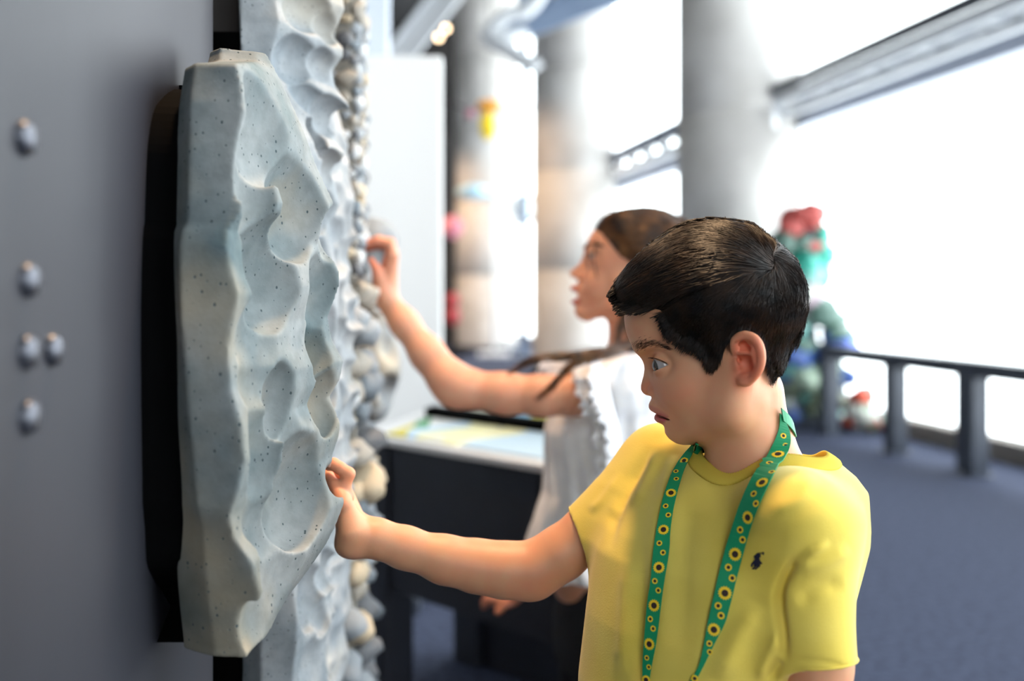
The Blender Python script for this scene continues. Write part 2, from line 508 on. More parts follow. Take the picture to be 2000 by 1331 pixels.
# ------------------------------------------------------------------ white handrail pipe truss along the window head
def along(y, off, z): return np.array([GX(y) + off, y, z])
tr = empty('window_truss', along(6.0, -.45, 3.3), 'white tubular steel truss running along the window head', 'truss')
tube('top_chord', [along(y, -.42, 3.12) for y in np.linspace(3.0, 10.6, 12)], .06, M['white_steel'], tr)
tube('bottom_chord', [along(y, -.32, 3.00) for y in np.linspace(5.4, 10.6, 8)], .045, M['white_steel'], tr)
for y in np.linspace(5.6, 10.2, 7):
    tube('strut', [along(y, -.42, 3.12), along(y + .35, -.32, 3.0)], .03, M['white_steel'], tr, 8)
    tube('strut', [along(y + .35, -.32, 3.0), along(y + .7, -.42, 3.12)], .03, M['white_steel'], tr, 8)
tube('drop_post', [along(10.0, -.45, 3.27), along(10.0, -.45, 2.85)], .09, M['white_steel'], tr)
tr2 = empty('window_truss', along(13.5, -.45, 3.3), 'white tubular steel truss between the two rear concrete columns', 'truss')
tube('top_chord', [along(y, -.5, 3.30) for y in np.linspace(11.2, 15.4, 8)], .07, M['blue_steel'], tr2)
tube('bottom_chord', [along(y, -.5, 3.02) for y in np.linspace(11.2, 15.4, 8)], .06, M['white_steel'], tr2)
for y in np.linspace(11.3, 14.6, 6):
    tube('strut', [along(y, -.5, 3.3), along(y + .35, -.5, 3.02)], .035, M['white_steel'], tr2, 8)
    tube('strut', [along(y + .35, -.5, 3.02), along(y + .7, -.5, 3.3)], .035, M['blue_steel'], tr2, 8)

# ------------------------------------------------------------------ round concrete columns
def column(x, y, r, label):
    o = empty('concrete_column', (x, y, 0), label, 'column', 'round concrete columns by the window')
    zs = [0, 1.55, 3.05, 4.55, 6.05, 8.2]
    V, Fc = [], []
    prof = [(r, 0)]
    for z in zs[1:-1]: prof += [(r, z - .012), (r - .012, z - .006), (r - .012, z + .006), (r, z + .012)]
    prof.append((r, 8.2)); n = 48
    for (rr, z) in prof:
        for j in range(n):
            a = 2 * math.pi * j / n; V.append((x + rr * math.cos(a), y + rr * math.sin(a), z))
    for i in range(len(prof) - 1):
        for j in range(n):
            k = (j + 1) % n; Fc.append((i * n + j, i * n + k, (i + 1) * n + k, (i + 1) * n + j))
    s = mesh('shaft', V, Fc, M['concrete'], o)
    bm = bmesh.new(); bmesh.ops.create_cone(bm, cap_ends=True, segments=48, radius1=r + .03, radius2=r + .02, depth=.12)
    bmesh.ops.transform(bm, matrix=Matrix.Translation((x, y, .06)), verts=bm.verts); bm_obj('base_ring', bm, M['rail'], o, True)
column(2.38, 10.5, .63, 'thick round concrete column right behind the window truss and rail')
column(.95, 15.4, .63, 'round concrete column behind the girl with warm light on its side')
column(-.53, 20.6, .63, 'farthest round concrete column behind the hanging yellow ornament')

# ------------------------------------------------------------------ leaning rail along the window
rl = empty('leaning_rail', (2.9, 7.4, 0), 'dark steel leaning rail on square posts along the window', 'railing')
RA = np.array([2.71, 8.5]); RB = np.array([3.07, 6.6]); rv = (RB - RA) / np.linalg.norm(RB - RA)
ang = math.atan2(rv[1], rv[0])
def rbox(name, s0, s1, t0, t1, z0, z1, m, bev=.008):
    Mx = Matrix.Translation((RA[0], RA[1], 0)) @ Matrix.Rotation(ang, 4, 'Z')
    return box(name, (s0, t0, z0), (s1, t1, z1), m, rl, bev, Mx)
rbox('top_rail', -.06, 6.5, -.08, .08, .66, .765, M['rail'])
for s in (0.0, 1.0, 1.93, 3.4, 4.9): rbox('post', s - .065, s + .065, -.065, .065, 0, .66, M['rail'])
rbox('post', 1.68, 1.80, .03, .12, 0, .66, M['rail'])
for s in (0.0, 1.0, 1.93, 3.4, 4.9): rbox('base_plate', s - .09, s + .09, -.09, .09, 0, .012, M['rail'], .003)

# ------------------------------------------------------------------ white boards behind the exhibit wall
b1 = empty('display_board', (-.7, 3.95, 0), 'white freestanding display board behind the reading desk', 'board')
box('panel', (-1.35, 3.92, .06), (-.277, 3.98, 2.15), M['white'], b1, .006)
box('foot', (-.9, 3.75, 0), (-.8, 4.15, .06), M['rail'], b1, .005)
box('foot', (-.45, 3.75, 0), (-.35, 4.15, .06), M['rail'], b1, .005)
b2 = empty('display_board', (-1.0, 4.5, 0), 'tall pale grey board rising above the white display board', 'board')
box('panel', (-1.6, 4.47, .05), (-.555, 4.53, 4.2), M['cool_white'], b2, .006)
box('foot', (-.8, 4.3, 0), (-.7, 4.7, .05), M['rail'], b2, .005)
box('foot', (-1.45, 4.3, 0), (-1.35, 4.7, .05), M['rail'], b2, .005)

# ------------------------------------------------------------------ reading desk with slanted graphic panels
DA = np.array([-.50, 3.06]); DB = np.array([.62, 2.00])       # front edge in plan (far-left to near-right)
DA = P(733, 862, 3.0)[:2]; DBv = P(1068, 918, 2.51)[:2]
dv = (DBv - DA) / np.linalg.norm(DBv - DA); dn = np.array([-dv[1], dv[0]])
if dn[1] < 0: dn = -dn
DL = 1.02
dk = empty('reading_desk', (DA[0] + dv[0] * .5, DA[1] + dv[1] * .5, 0), 'navy reading desk with slanted colourful graphic panels', 'desk')
DM = Matrix(((dv[0], dn[0], 0, DA[0]), (dv[1], dn[1], 0, DA[1]), (0, 0, 1, 0), (0, 0, 0, 1)))
box('front_apron', (-.02, .01, .33), (DL, .04, .765), M['navy'], dk, .004, DM)
box('leg', (-.06, .0, 0), (.06, .10, .765), M['navy'], dk, .004, DM)
box('leg', (DL - .06, .0, 0), (DL + .04, .10, .765), M['navy'], dk, .004, DM)
box('leg', (-.06, .37, 0), (.06, .45, .83), M['navy'], dk, .004, DM)
box('leg', (DL - .06, .37, 0), (DL + .04, .45, .83), M['navy'], dk, .004, DM)
box('back_panel', (.06, .40, .0), (DL - .06, .43, .83), M['navy'], dk, .004, DM)

def graphic(name, seed, cols):
    m = mat(name, cols[0], .35); t = NT(m); v = t.obj((1, 1, 1))
    mp = t.n('ShaderNodeTexVoronoi', feature='F1', distance='CHEBYCHEV'); mp.inputs['Scale'].default_value = 6.5
    off = t.n('ShaderNodeMapping'); off.inputs['Location'].default_value = (seed, seed * .7, 0); off.inputs['Scale'].default_value = (1, .8, .01)
    t.l(v, off.inputs['Vector']); t.l(off.outputs[0], mp.inputs['Vector'])
    sp = t.n('ShaderNodeSeparateColor'); t.l(mp.outputs['Color'], sp.inputs[0])
    n = len(cols)
    t.l(t.ramp(sp.outputs[0], [(i / n, s2l(c)) for i, c in enumerate(cols)], 'CONSTANT'), t.b.inputs['Base Color'])
    return m
slope = math.atan2(.085, .44)
def desk_panel(name, s0, s1, t0, t1, m, thick=.012, lift=.0, nm=None):
    Mx = DM @ Matrix.Translation((0, 0, .765)) @ Matrix.Rotation(slope, 4, 'X')
    return box(name, (s0, t0, lift), (s1, t1, lift + thick), m, dk, .003, Mx)
desk_panel('desk_top', -.07, DL + .05, -.01, .47, M['white'], .02)
G1 = graphic('graphic_lower', 1.3, [(240, 238, 220), (226, 208, 70), (242, 244, 244), (200, 224, 240), (246, 240, 190), (60, 160, 90), (244, 244, 240), (150, 190, 225)])
G2 = graphic('graphic_upper', 4.1, [(190, 224, 242), (240, 246, 248), (160, 204, 232), (230, 216, 90), (242, 240, 220), (246, 248, 248)])
for k in range(3):
    desk_panel('graphic_panel', .03 + k * .33, .34 + k * .33, .02, .20, G1, .006, .02)
    desk_panel('graphic_panel', .03 + k * .33, .34 + k * .33, .25, .45, G2, .006, .02)
desk_panel('divider_bar', .0, DL, .205, .245, M['black'], .03, .02)

# ------------------------------------------------------------------ ceiling truss pieces and lamps far back
t1 = empty('ceiling_pipe', P(1000, 60, 12.5), 'bent white pipe hanging in front of the farthest column', 'pipe')
tube('pipe', spline([P(1110, -120, 12.5), P(1040, 10, 12.5), P(990, 30, 12.5), P(952, 72, 12.5), P(985, 92, 12.4), P(1035, 125, 12.3), P(1048, 118, 12.3)], 26), .10, M['white_steel'], t1)
tube('branch', [P(960, 72, 12.5), P(1030, 70, 12.6)], .09, M['white_steel'], t1)
tube('hanger', [P(1110, -130, 12.5), P(1110, -560, 12.5)], .02, M['white_steel'], t1)
t2 = empty('roof_beam', P(1080, 30, 13.0), 'blue grey steel beam crossing under the ceiling', 'beam')
box('web', (-.7, -.05, -.16), (2.6, .05, .16), M['blue_steel'], t2, .0, Matrix.Translation(P(1080, 30, 13.0)) @ Matrix.Rotation(math.radians(-20), 4, 'Y'))
box('flange', (-.7, -.14, .16), (2.6, .14, .19), M['blue_steel'], t2, .0, Matrix.Translation(P(1080, 30, 13.0)) @ Matrix.Rotation(math.radians(-20), 4, 'Y'))
t3 = empty('roof_beam', P(820, 40, 17.0), 'pale diagonal roof beam in the dark ceiling space', 'beam')
Mt3 = Matrix.Translation(P(838, 40, 17.0)) @ Matrix.Rotation(math.radians(-52), 4, 'Y')
box('web', (-1.6, -.06, -.2), (1.6, .06, .2), M['white_steel'], t3, 0, Mt3)
box('flange', (-1.6, -.16, .2), (1.6, .16, .24), M['white_steel'], t3, 0, Mt3)
lampm = mat('warm_lamp', (255, 220, 180), .4)
lampm.node_tree.nodes['Principled BSDF'].inputs['Emission Color'].default_value = (1, .72, .45, 1)
lampm.node_tree.nodes['Principled BSDF'].inputs['Emission Strength'].default_value = 9
for (px, py, lab) in ((857, 73, 'small warm ceiling lamp, lower one of the pair'), (871, 56, 'small warm ceiling lamp, upper one of the pair')):
    c = P(px, py, 19.0)
    e = empty('ceiling_lamp', c, lab, 'lamp', 'warm lamps near the roof beam')
    bm = bmesh.new(); bmesh.ops.create_cone(bm, cap_ends=True, segments=20, radius1=.09, radius2=.06, depth=.16)
    bmesh.ops.transform(bm, matrix=Matrix.Translation(Vector(c) + Vector((0, .1, 0))) @ Matrix.Rotation(math.radians(-90), 4, 'X'), verts=bm.verts); bm_obj('housing', bm, M['black'], e)
    bm = bmesh.new(); bmesh.ops.create_uvsphere(bm, u_segments=14, v_segments=8, radius=.055)
    bmesh.ops.transform(bm, matrix=Matrix.Translation(c), verts=bm.verts); bm_obj('bulb', bm, lampm, e, True)
    tube('cord', [Vector(c) + Vector((0, .15, .05)), Vector((c[0], c[1] + .15, 8.2))], .008, M['black'], e, 6)

# dark partition and small red and pink exhibits beside the farthest column
structure(box('wall_partition', (-3.2, 22.2, 0), (-1.2, 22.4, 7.0), M['farwall']))
pinkm = mat('pink_paint', (196, 120, 138), .5); redm = mat('red_paint', (150, 34, 44), .5)
def totem(x, y, label, parts):
    o = empty('exhibit_post', (x, y, 0), label, 'exhibit')
    tube('pole', [(x, y, 0), (x, y, parts[-1][1] + .1)], .04, M['black'], o)
    box('base', (x - .3, y - .3, 0), (x + .3, y + .3, .08), M['black'], o, .01)
    for (nm, z, r, m) in parts:
        bm = bmesh.new(); bmesh.ops.create_icosphere(bm, subdivisions=3, radius=r)
        for v in bm.verts: v.co = Vector((v.co.x, v.co.y, v.co.z * 1.15)) * (1 + .12 * mnoise.noise(v.co * 6 + Vector((z, 0, 0))))
        bmesh.ops.transform(bm, matrix=Matrix.Translation((x, y, z)), verts=bm.verts); bm_obj(nm, bm, m, o, True)
p0 = P(884, 600, 19.0)
totem(p0[0], 19.0, 'dark post carrying red and pink round shapes before the dark partition', [('red_shape', .75, .16, redm), ('red_shape', 1.05, .14, redm), ('pink_shape', 2.45, .2, pinkm)])

# hanging ornament: orange body, yellow tail on a wire
om = mat('orange_paper', (240, 168, 70), .5); ym = mat('yellow_paper', (250, 214, 20), .5); dm = mat('dark_string', (60, 40, 46), .6)
orn = empty('hanging_ornament', P(952, 212, 11.0), 'orange and yellow paper ornament hanging from a wire', 'ornament')
def blob(name, c, r, m, parent, seed=0, amp=.15, sub=3, fr=3.):
    bm = bmesh.new(); bmesh.ops.create_icosphere(bm, subdivisions=sub, radius=1)
    for v in bm.verts:
        k = 1 + amp * mnoise.noise(v.co * fr + Vector((seed, seed * 2, 0)))
        v.co = Vector((v.co.x * r[0] * k, v.co.y * r[1] * k, v.co.z * r[2] * k)) + Vector(c)
    return bm_obj(name, bm, m, parent, True)
blob('body', P(955, 207, 11), (.14, .12, .075), om, orn, 2)
blob('tail', P(952, 245, 11), (.085, .06, .16), ym, orn, 5, .2)
blob('wing', P(918, 222, 11), (.05, .07, .05), pinkm, orn, 7)
tube('wire', spline([P(862, 190, 11.3), P(910, 212, 11.1), P(955, 216, 11), P(1010, 216, 11.2), P(1060, 204, 11.4)], 16), .012, dm, orn, 6)
tube('hanger', [P(955, 205, 11), P(955, -640, 11)], .004, dm, orn, 5)
glb = mat('pale_globe', (222, 236, 244), .3)
gb = empty('pale_exhibit', P(972, 690, 19.2) * np.array([1, 1, 0]), 'pale blue and white round exhibit before the farthest column', 'exhibit')
blob('bowl', P(925, 375, 18.8), (.32, .3, .14), mat('pale_blue', (176, 214, 232), .4), gb, 3, .1)
blob('globe', P(1020, 405, 18.8), (.22, .22, .26), glb, gb, 4, .05)
tube('pole', [P(965, 372, 18.9), P(965, 690, 18.9)], .03, M['white_steel'], gb)
tube('arm', [P(925, 380, 18.8), P(1020, 410, 18.8)], .025, M['white_steel'], gb)
box('base', (P(965, 0, 18.9)[0] - .3, 18.6, 0), (P(965, 0, 18.9)[0] + .3, 19.2, .06), M['white_steel'], gb, .01)
bp = empty('banner_post', P(1026, 690, 17.8) * np.array([1, 1, 0]), 'slim blue grey post between the two rear columns', 'post')
xb = P(1024, 0, 17.8)[0]
box('post', (xb - .07, 17.75, .06), (xb + .07, 17.85, 6.6), M['blue_steel'], bp, .01)
box('base_plate', (xb - .2, 17.6, 0), (xb + .2, 18.0, .06), M['rail'], bp, .01)

# ------------------------------------------------------------------ recycled plastic sculpture behind the rail's end
sc_ = empty('plastic_sculpture', (P(1590, 0, 9.0)[0], 9.0, 0), 'tall sculpture of green, blue and red plastic scraps', 'sculpture')
pal = [(64, 168, 150), (92, 120, 110), (52, 84, 150), (150, 170, 150), (176, 76, 70), (60, 72, 82), (120, 180, 170), (100, 110, 90), (60, 90, 190), (170, 150, 160), (40, 150, 130), (190, 190, 180)]
pm = [mat('plastic_%d' % i, c, .35) for i, c in enumerate(pal)]
R_ = random.Random(3)
def sc_part(px, py, r, m, nm='scrap'):
    c = P(px, py, 9.0); c[1] += R_.uniform(-.12, .12)
    blob(nm, c, (r * R_.uniform(.8, 1.3), r * R_.uniform(.8, 1.2), r * R_.uniform(.7, 1.1)), m, sc_, R_.uniform(0, 50), .55, 2, 1.6)
for py in range(418, 850, 20):
    half = np.interp(py, [410, 450, 480, 560, 600, 660, 720, 850], [16, 38, 46, 34, 40, 58, 66, 80])
    for q in range(max(2, int(half / 15))):
        px = 1578 + R_.uniform(-half, half) + np.interp(py, [400, 480, 560, 700, 850], [-8, 0, 8, 10, 8])
        if py < 440: m = pm[4]
        elif py < 470: m = R_.choice([pm[0], pm[1], pm[5]])
        elif py < 490: m = R_.choice([pm[5], pm[1], pm[4]])
        elif py < 560: m = R_.choice([pm[0], pm[10], pm[0], pm[6]])
        elif py < 640: m = R_.choice([pm[3], pm[1], pm[9], pm[6]])
        elif py < 700: m = R_.choice([pm[2], pm[8], pm[9], pm[1]])
        else: m = R_.choice([pm[7], pm[5], pm[1], pm[3], pm[6], pm[2]])
        sc_part(px, py, R_.uniform(.09, .15), m)
tube('core_pole', [P(1580, 420, 9.0), (P(1580, 0, 9.0)[0], 9.0, .02)], .07, M['rail'], sc_)
box('plinth', (P(1500, 0, 9.0)[0], 8.75, 0), (P(1690, 0, 9.0)[0], 9.3, .10), M['rail'], sc_, .01)
PILE = 1
sc2 = empty('plastic_pile', (P(1680, 0, 8.75)[0], 8.75, 0), 'low pile of red and white plastic scraps behind the rail', 'sculpture')
for i in range(16):
    c = P(R_.uniform(1668, 1700), R_.uniform(770, 832), 8.60 + R_.uniform(-.05, .05))
    blob('scrap', c, (.1, .1, .08), R_.choice([mat('red_scrap', (214, 84, 56), .4), pm[11], pm[3], pm[6]]) if i > 7 else pm[R_.choice([4, 7, 11])], sc2, i, .5, 2, 1.6)
box('plinth', (P(1655, 0, 8.60)[0], 8.5, 0), (P(1712, 0, 8.60)[0], 8.7, .06), M['rail'], sc2, .01)

# ================================================================== EXHIBIT WALL
# round studs on the metal wall
def on_wall(px, py, off=0.0):
    s = (px - 1000) / F                       # X = s*y ; X = -.1y-.23+off
    y = (-.23 + off) / (s + .10)
    return P(px, py, y)
studs = [(44, 270, 'round metal stud at the top of the row on the grey wall'), (52, 548, 'round metal stud second from the top on the grey wall'),
         (50, 688, 'round metal stud paired beside another on the grey wall'), (100, 684, 'single round metal stud out of the row, nearer the carved stone'), (52, 815, 'round metal stud lowest in the row on the grey wall')]
for (px, py, lab) in studs:
    c = on_wall(px, py)
    prof = [(0.0, .0075), (.0045, .0072), (.0085, .0058), (.0105, .003), (.0110, 0), (.0110, -.001)]
    V, Fc = [], []; n = 28
    e1 = np.array([0, 0, 1.0]); e2 = wd
    for (r, h) in prof:
        for j in range(n):
            a = 2 * math.pi * j / n; V.append(c + wn * h + r * (math.cos(a) * e1 + math.sin(a) * e2))
    for i in range(len(prof) - 1):
        for j in range(n):
            k = (j + 1) % n; Fc.append((i * n + j, (i + 1) * n + j, (i + 1) * n + k, i * n + k))
    o = mesh('wall_stud', V - c, Fc, M['bolt']); o.location = c
    tag(o, lab, 'stud', 'round studs on the metal wall')

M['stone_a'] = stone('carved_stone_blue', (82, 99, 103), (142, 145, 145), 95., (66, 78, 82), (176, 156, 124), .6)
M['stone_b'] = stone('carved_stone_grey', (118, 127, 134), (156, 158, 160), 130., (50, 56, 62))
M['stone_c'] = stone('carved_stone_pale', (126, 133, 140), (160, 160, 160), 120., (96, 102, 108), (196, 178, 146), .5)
pebm = [noisy('pebble_%d' % i, a, b, 40., .7, 0, .15, .001) for i, (a, b) in enumerate([
    ((122, 128, 134), (150, 155, 160)), ((96, 104, 112), (122, 130, 138)), ((168, 152, 128), (190, 172, 146)), ((180, 182, 184), (202, 203, 204)), ((140, 134, 126), (166, 158, 146)), ((84, 86, 90), (108, 110, 114))])]

def curve_z(pts):
    """[(px,py,depth)] -> arrays of world Z (ascending), X, Y"""
    w_ = np.array([P(*p) for p in pts]); o = np.argsort(w_[:, 2]); return w_[o]

def loft(lo, hi, h, curves, back_off):
    """solid between a list of world curves (near back edge, near face edge, ..., far rim) and the plane behind it"""
    vol = Vol(lo, hi, h)
    X = vol.ax[0][:, None].astype(float); Y = vol.ax[1][None, :].astype(float)
    cs = [curve_z(c) for c in curves]
    zlo = min(c[0, 2] for c in cs); zhi = max(c[-1, 2] for c in cs)
    for k, z in enumerate(vol.ax[2]):
        pts = [(np.interp(z, c[:, 2], c[:, 0]), np.interp(z, c[:, 2], c[:, 1])) for c in cs]
        a, r = pts[0], pts[-1]
        far = (WX(r[1] + .02, back_off), r[1] + .02); near = (min(a[0], WX(a[1], back_off) + .03), a[1])
        poly = pts + [far, (WX(a[1] + .02, back_off), a[1] + .02)]
        d = poly_sdf(X, Y, poly)
        d = np.maximum(d, max(zlo - z, z - zhi))
        vol.f[:, :, k] = d
    return vol

def rugged(vol, amp, scale, seed):
    """gentle large-scale undulation added to the field"""
    r = np.random.default_rng(seed)
    x = vol.ax[0][:, None, None]; y = vol.ax[1][None, :, None]; z = vol.ax[2][None, None, :]
    for i in range(7):
        k = r.normal(size=3) * scale; ph = r.uniform(0, 6.28)
        vol.f += (amp / 3.5 * np.sin(k[0] * x + k[1] * y + k[2] * z + ph)).astype(np.float32)

def face_axes(slope):
    """rows: along the face (away), out of the face, up ; slope dX/dY of the face"""
    t_ = np.array([slope, 1, 0]); t_ /= np.linalg.norm(t_); n_ = np.array([t_[1], -t_[0], 0])
    return np.stack([t_, n_, np.array([0, 0, 1.0])])

def scoop(vol, px, py, z, ra, rv, rn, slope=.26, out=.35, tilt=18, twist=0, k=.006):
    """hollow carved into the face: ra along, rv vertical, rn deep (metres); tilt digs its lower end in"""
    A = face_axes(slope)
    R = rotm('X', tilt) @ np.eye(3)
    # local axes (along, out, up): tilt about 'along', twist about 'out'
    Rl = np.array(Matrix.Rotation(math.radians(tilt), 3, 'X')) @ np.array(Matrix.Rotation(math.radians(twist), 3, 'Y'))
    c = P(px, py, z) + A[1] * rn * out
    vol.sub(ell(c, (ra, rn, rv), Rl @ A), k)

def bump_(vol, px, py, z, ra, rv, rn, slope=.26, tilt=0, twist=0, k=.012, sink=0.0):
    A = face_axes(slope)
    Rl = np.array(Matrix.Rotation(math.radians(tilt), 3, 'X')) @ np.array(Matrix.Rotation(math.radians(twist), 3, 'Y'))
    vol.add(ell(P(px, py, z) - A[1] * sink, (ra, rn, rv), Rl @ A), k)

# ---- nearest carved stone -------------------------------------------------
A1 = [(428, 100, .98), (428, 118, .97), (384, 124, .875), (376, 200, .86), (372, 330, .85), (370, 436, .845), (360, 450, .84), (356, 470, .838), (352, 540, .835), (350, 620, .833), (356, 700, .833), (364, 780, .834),
      (372, 880, .836), (378, 990, .838), (392, 1035, .845), (400, 1110, .85), (408, 1180, .86), (420, 1268, .87)]
E1 = [(500, 100, .99), (505, 118, .98), (462, 124, .88), (474, 170, .875), (478, 215, .87), (468, 270, .87), (466, 320, .865), (482, 380, .865), (470, 420, .86), (446, 450, .855), (444, 480, .85), (450, 520, .85), (468, 575, .85), (460, 620, .85),
      (447, 680, .85), (450, 760, .85), (470, 830, .85), (478, 900, .85), (468, 960, .85), (450, 1010, .85), (456, 1050, .855), (490, 1100, .86), (505, 1160, .87), (498, 1215, .875), (486, 1268, .88)]
R1 = [(530, 100, 1.0), (545, 140, 1.0), (575, 210, 1.02), (598, 262, 1.03), (620, 320, 1.05), (650, 390, 1.06), (660, 420, 1.06), (650, 450, 1.06), (640, 480, 1.07), (664, 530, 1.08), (666, 560, 1.08), (642, 620, 1.08), (650, 665, 1.08), (672, 705, 1.08), (664, 740, 1.08), (642, 775, 1.08),
      (662, 825, 1.07), (660, 850, 1.07), (645, 890, 1.06), (650, 930, 1.05), (673, 980, 1.05), (655, 1030, 1.04), (638, 1065, 1.03), (622, 1090, 1.02), (595, 1130, 1.0), (572, 1160, .98), (548, 1200, .95), (526, 1240, .92), (492, 1268, .89)]
M1 = [tuple(.5 * (np.array(e) + np.array(r)) + np.array([6, 0, .0])) for e, r in zip([E1[int(round(i * (len(E1) - 1) / 12))] for i in range(13)], [R1[int(round(i * (len(R1) - 1) / 12))] for i in range(13)])]
E1 = [(p[0], p[1], p[2] - .016) if p[1] > 122 else p for p in E1]
s1 = loft((-.36, .80, .89), (-.14, 1.13, 1.49), .0023, [A1, E1, R1], .025)
rugged(s1, .003, 26, 4)
# hollows with a sharp lower lip, fading out at the top
for (px, py, z, ra, rv, rn, out, tilt, tw) in [
        (600, 385, .985, .060, .072, .044, .22, 28, -20), (540, 530, .92, .062, .062, .042, .20, 30, -28), (620, 676, 1.03, .028, .040, .030, .20, 28, -14), (554, 778, .93, .028, .042, .032, .20, 28, -12),
        (634, 786, 1.04, .034, .040, .028, .20, 28, -18), (598, 945, .97, .058, .070, .044, .20, 28, -24), (535, 225, .93, .062, .075, .030, .35, 16, -32), (492, 335, .885, .034, .070, .024, .45, 8, -6),
        (628, 560, 1.04, .040, .050, .026, .30, 18, -10), (505, 655, .89, .050, .040, .022, .50, 6, 6), (500, 745, .885, .040, .030, .020, .50, 8, -6), (500, 880, .885, .034, .060, .022, .45, 8, 10),
        (515, 1030, .90, .050, .034, .024, .40, 10, -34), (545, 1125, .92, .070, .045, .022, .50, 6, -38), (505, 1200, .89, .040, .035, .018, .55, 4, 0), (650, 455, 1.06, .026, .034, .022, .35, 18, 0), (580, 850, .95, .030, .050, .020, .45, 10, -14),
        (655, 935, 1.05, .020, .022, .016, .10, 24, -20)]:
    scoop(s1, px, py, z, ra, rv, rn, .26, out, tilt, tw, .0038)
V, Q = s1.mesh(1)
st1 = empty('carved_stone', (WX(.95, .06), .95, 0), 'large scalloped blue grey carved stone nearest the row of wall studs', 'carved stone', 'carved stone touch panels')
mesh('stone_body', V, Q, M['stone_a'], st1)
# black mounting block, its shape standing in for the stone's shadow on the wall
def shadow_mount(name, curve, far, dy, off0, off1, parent, grow=0.0, dz=.01):
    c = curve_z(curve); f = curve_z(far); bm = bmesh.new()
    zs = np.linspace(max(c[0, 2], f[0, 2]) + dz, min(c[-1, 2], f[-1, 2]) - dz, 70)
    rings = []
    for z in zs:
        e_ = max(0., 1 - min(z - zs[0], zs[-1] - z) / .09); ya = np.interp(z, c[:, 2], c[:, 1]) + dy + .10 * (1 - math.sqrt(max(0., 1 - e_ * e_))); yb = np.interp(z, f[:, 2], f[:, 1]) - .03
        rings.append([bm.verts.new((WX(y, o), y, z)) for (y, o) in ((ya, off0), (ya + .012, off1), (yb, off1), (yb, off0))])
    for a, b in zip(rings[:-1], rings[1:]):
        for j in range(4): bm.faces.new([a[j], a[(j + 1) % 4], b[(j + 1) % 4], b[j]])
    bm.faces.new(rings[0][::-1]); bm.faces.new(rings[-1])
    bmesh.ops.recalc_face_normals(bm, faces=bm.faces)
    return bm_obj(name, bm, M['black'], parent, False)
shadow_mount('mounting_block', [(p[0], p[1], p[2] + (0 if 160 < p[1] < 1180 else .03)) for p in A1[2:]], R1, .010, -.001, .05, st1, dz=.004)  # block shaped as the stone's shadow on the wall

# ---- tall stone in focus ---------------------------------------------------
A2 = [(464, -90, 1.20), (466, 0, 1.20), (468, 150, 1.20), (480, 500, 1.20), (495, 900, 1.20), (508, 1150, 1.20), (508, 1331, 1.20), (508, 1420, 1.20)]
E2 = [(540, -90, 1.22), (538, 0, 1.22), (545, 40, 1.22), (536, 80, 1.22), (528, 110, 1.22), (535, 150, 1.22), (560, 210, 1.22), (580, 260, 1.22), (590, 330, 1.22), (595, 600, 1.22), (590, 800, 1.22), (580, 950, 1.22), (574, 1100, 1.22), (572, 1150, 1.22), (578, 1220, 1.22), (575, 1331, 1.22), (575, 1420, 1.22)]
R2 = [(660, -90, 1.36), (668, -20, 1.36), (676, 18, 1.36), (662, 45, 1.36), (650, 70, 1.36), (672, 95, 1.36), (672, 112, 1.36), (652, 140, 1.36), (655, 170, 1.36), (680, 205, 1.36), (682, 220, 1.36), (656, 250, 1.36), (654, 270, 1.36), (676, 300, 1.36), (668, 320, 1.36), (650, 345, 1.36), (665, 400, 1.36), (652, 440, 1.36), (662, 560, 1.36),
      (655, 700, 1.36), (668, 800, 1.36), (655, 900, 1.36), (662, 1000, 1.36), (655, 1060, 1.36), (668, 1110, 1.35), (662, 1140, 1.35), (650, 1160, 1.35), (655, 1185, 1.35), (668, 1205, 1.35), (655, 1240, 1.35), (650, 1331, 1.35), (650, 1420, 1.35)]
s2 = loft((-.40, 1.16, .68), (-.18, 1.42, 1.63), .0026, [A2, E2, R2], .02)
rugged(s2, .002, 30, 9)
for (px, py, z, ra, rv, rn, tl, tw) in [
        (600, 20, 1.28, .06, .032, .035, 10, 10), (640, 55, 1.33, .030, .024, .028, 10, 0), (575, 118, 1.26, .05, .034, .03, 8, 15), (632, 128, 1.32, .034, .024, .028, 14, 0),
        (600, 190, 1.28, .05, .022, .024, 20, -10), (640, 228, 1.33, .040, .030, .030, 12, 0), (600, 275, 1.29, .03, .03, .022, 15, -20), (640, 330, 1.33, .034, .026, .026, 12, 0),
        (625, 400, 1.30, .05, .04, .024, 18, 0), (625, 520, 1.30, .05, .05, .022, 14, 0), (630, 640, 1.31, .05, .04, .024, 16, 0), (625, 760, 1.30, .05, .04, .022, 16, 0), (630, 870, 1.31, .04, .04, .022, 14, 0), (630, 980, 1.31, .05, .04, .022, 16, 0),
        (640, 1115, 1.33, .030, .034, .024, 0, 25), (605, 1165, 1.27, .045, .045, .026, 16, 25), (632, 1205, 1.30, .024, .030, .022, 12, 20), (612, 1290, 1.27, .036, .030, .018, 8, 10), (598, 1080, 1.25, .03, .05, .02, 16, 10), (650, 1260, 1.34, .02, .05, .02, 10, 0)]:
    scoop(s2, px, py, z, ra, rv, rn, .28, .28, tl, tw, .0035)
V, Q = s2.mesh(1)
st2 = empty('carved_stone', (WX(1.28, .02), 1.28, 0), 'tall fluted grey carved stone the boy rests his hand on', 'carved stone', 'carved stone touch panels')
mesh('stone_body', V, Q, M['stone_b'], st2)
slab('mounting_block', 1.26, 1.36, .03, .125, .78, 1.55, M['black'], .002, st2)

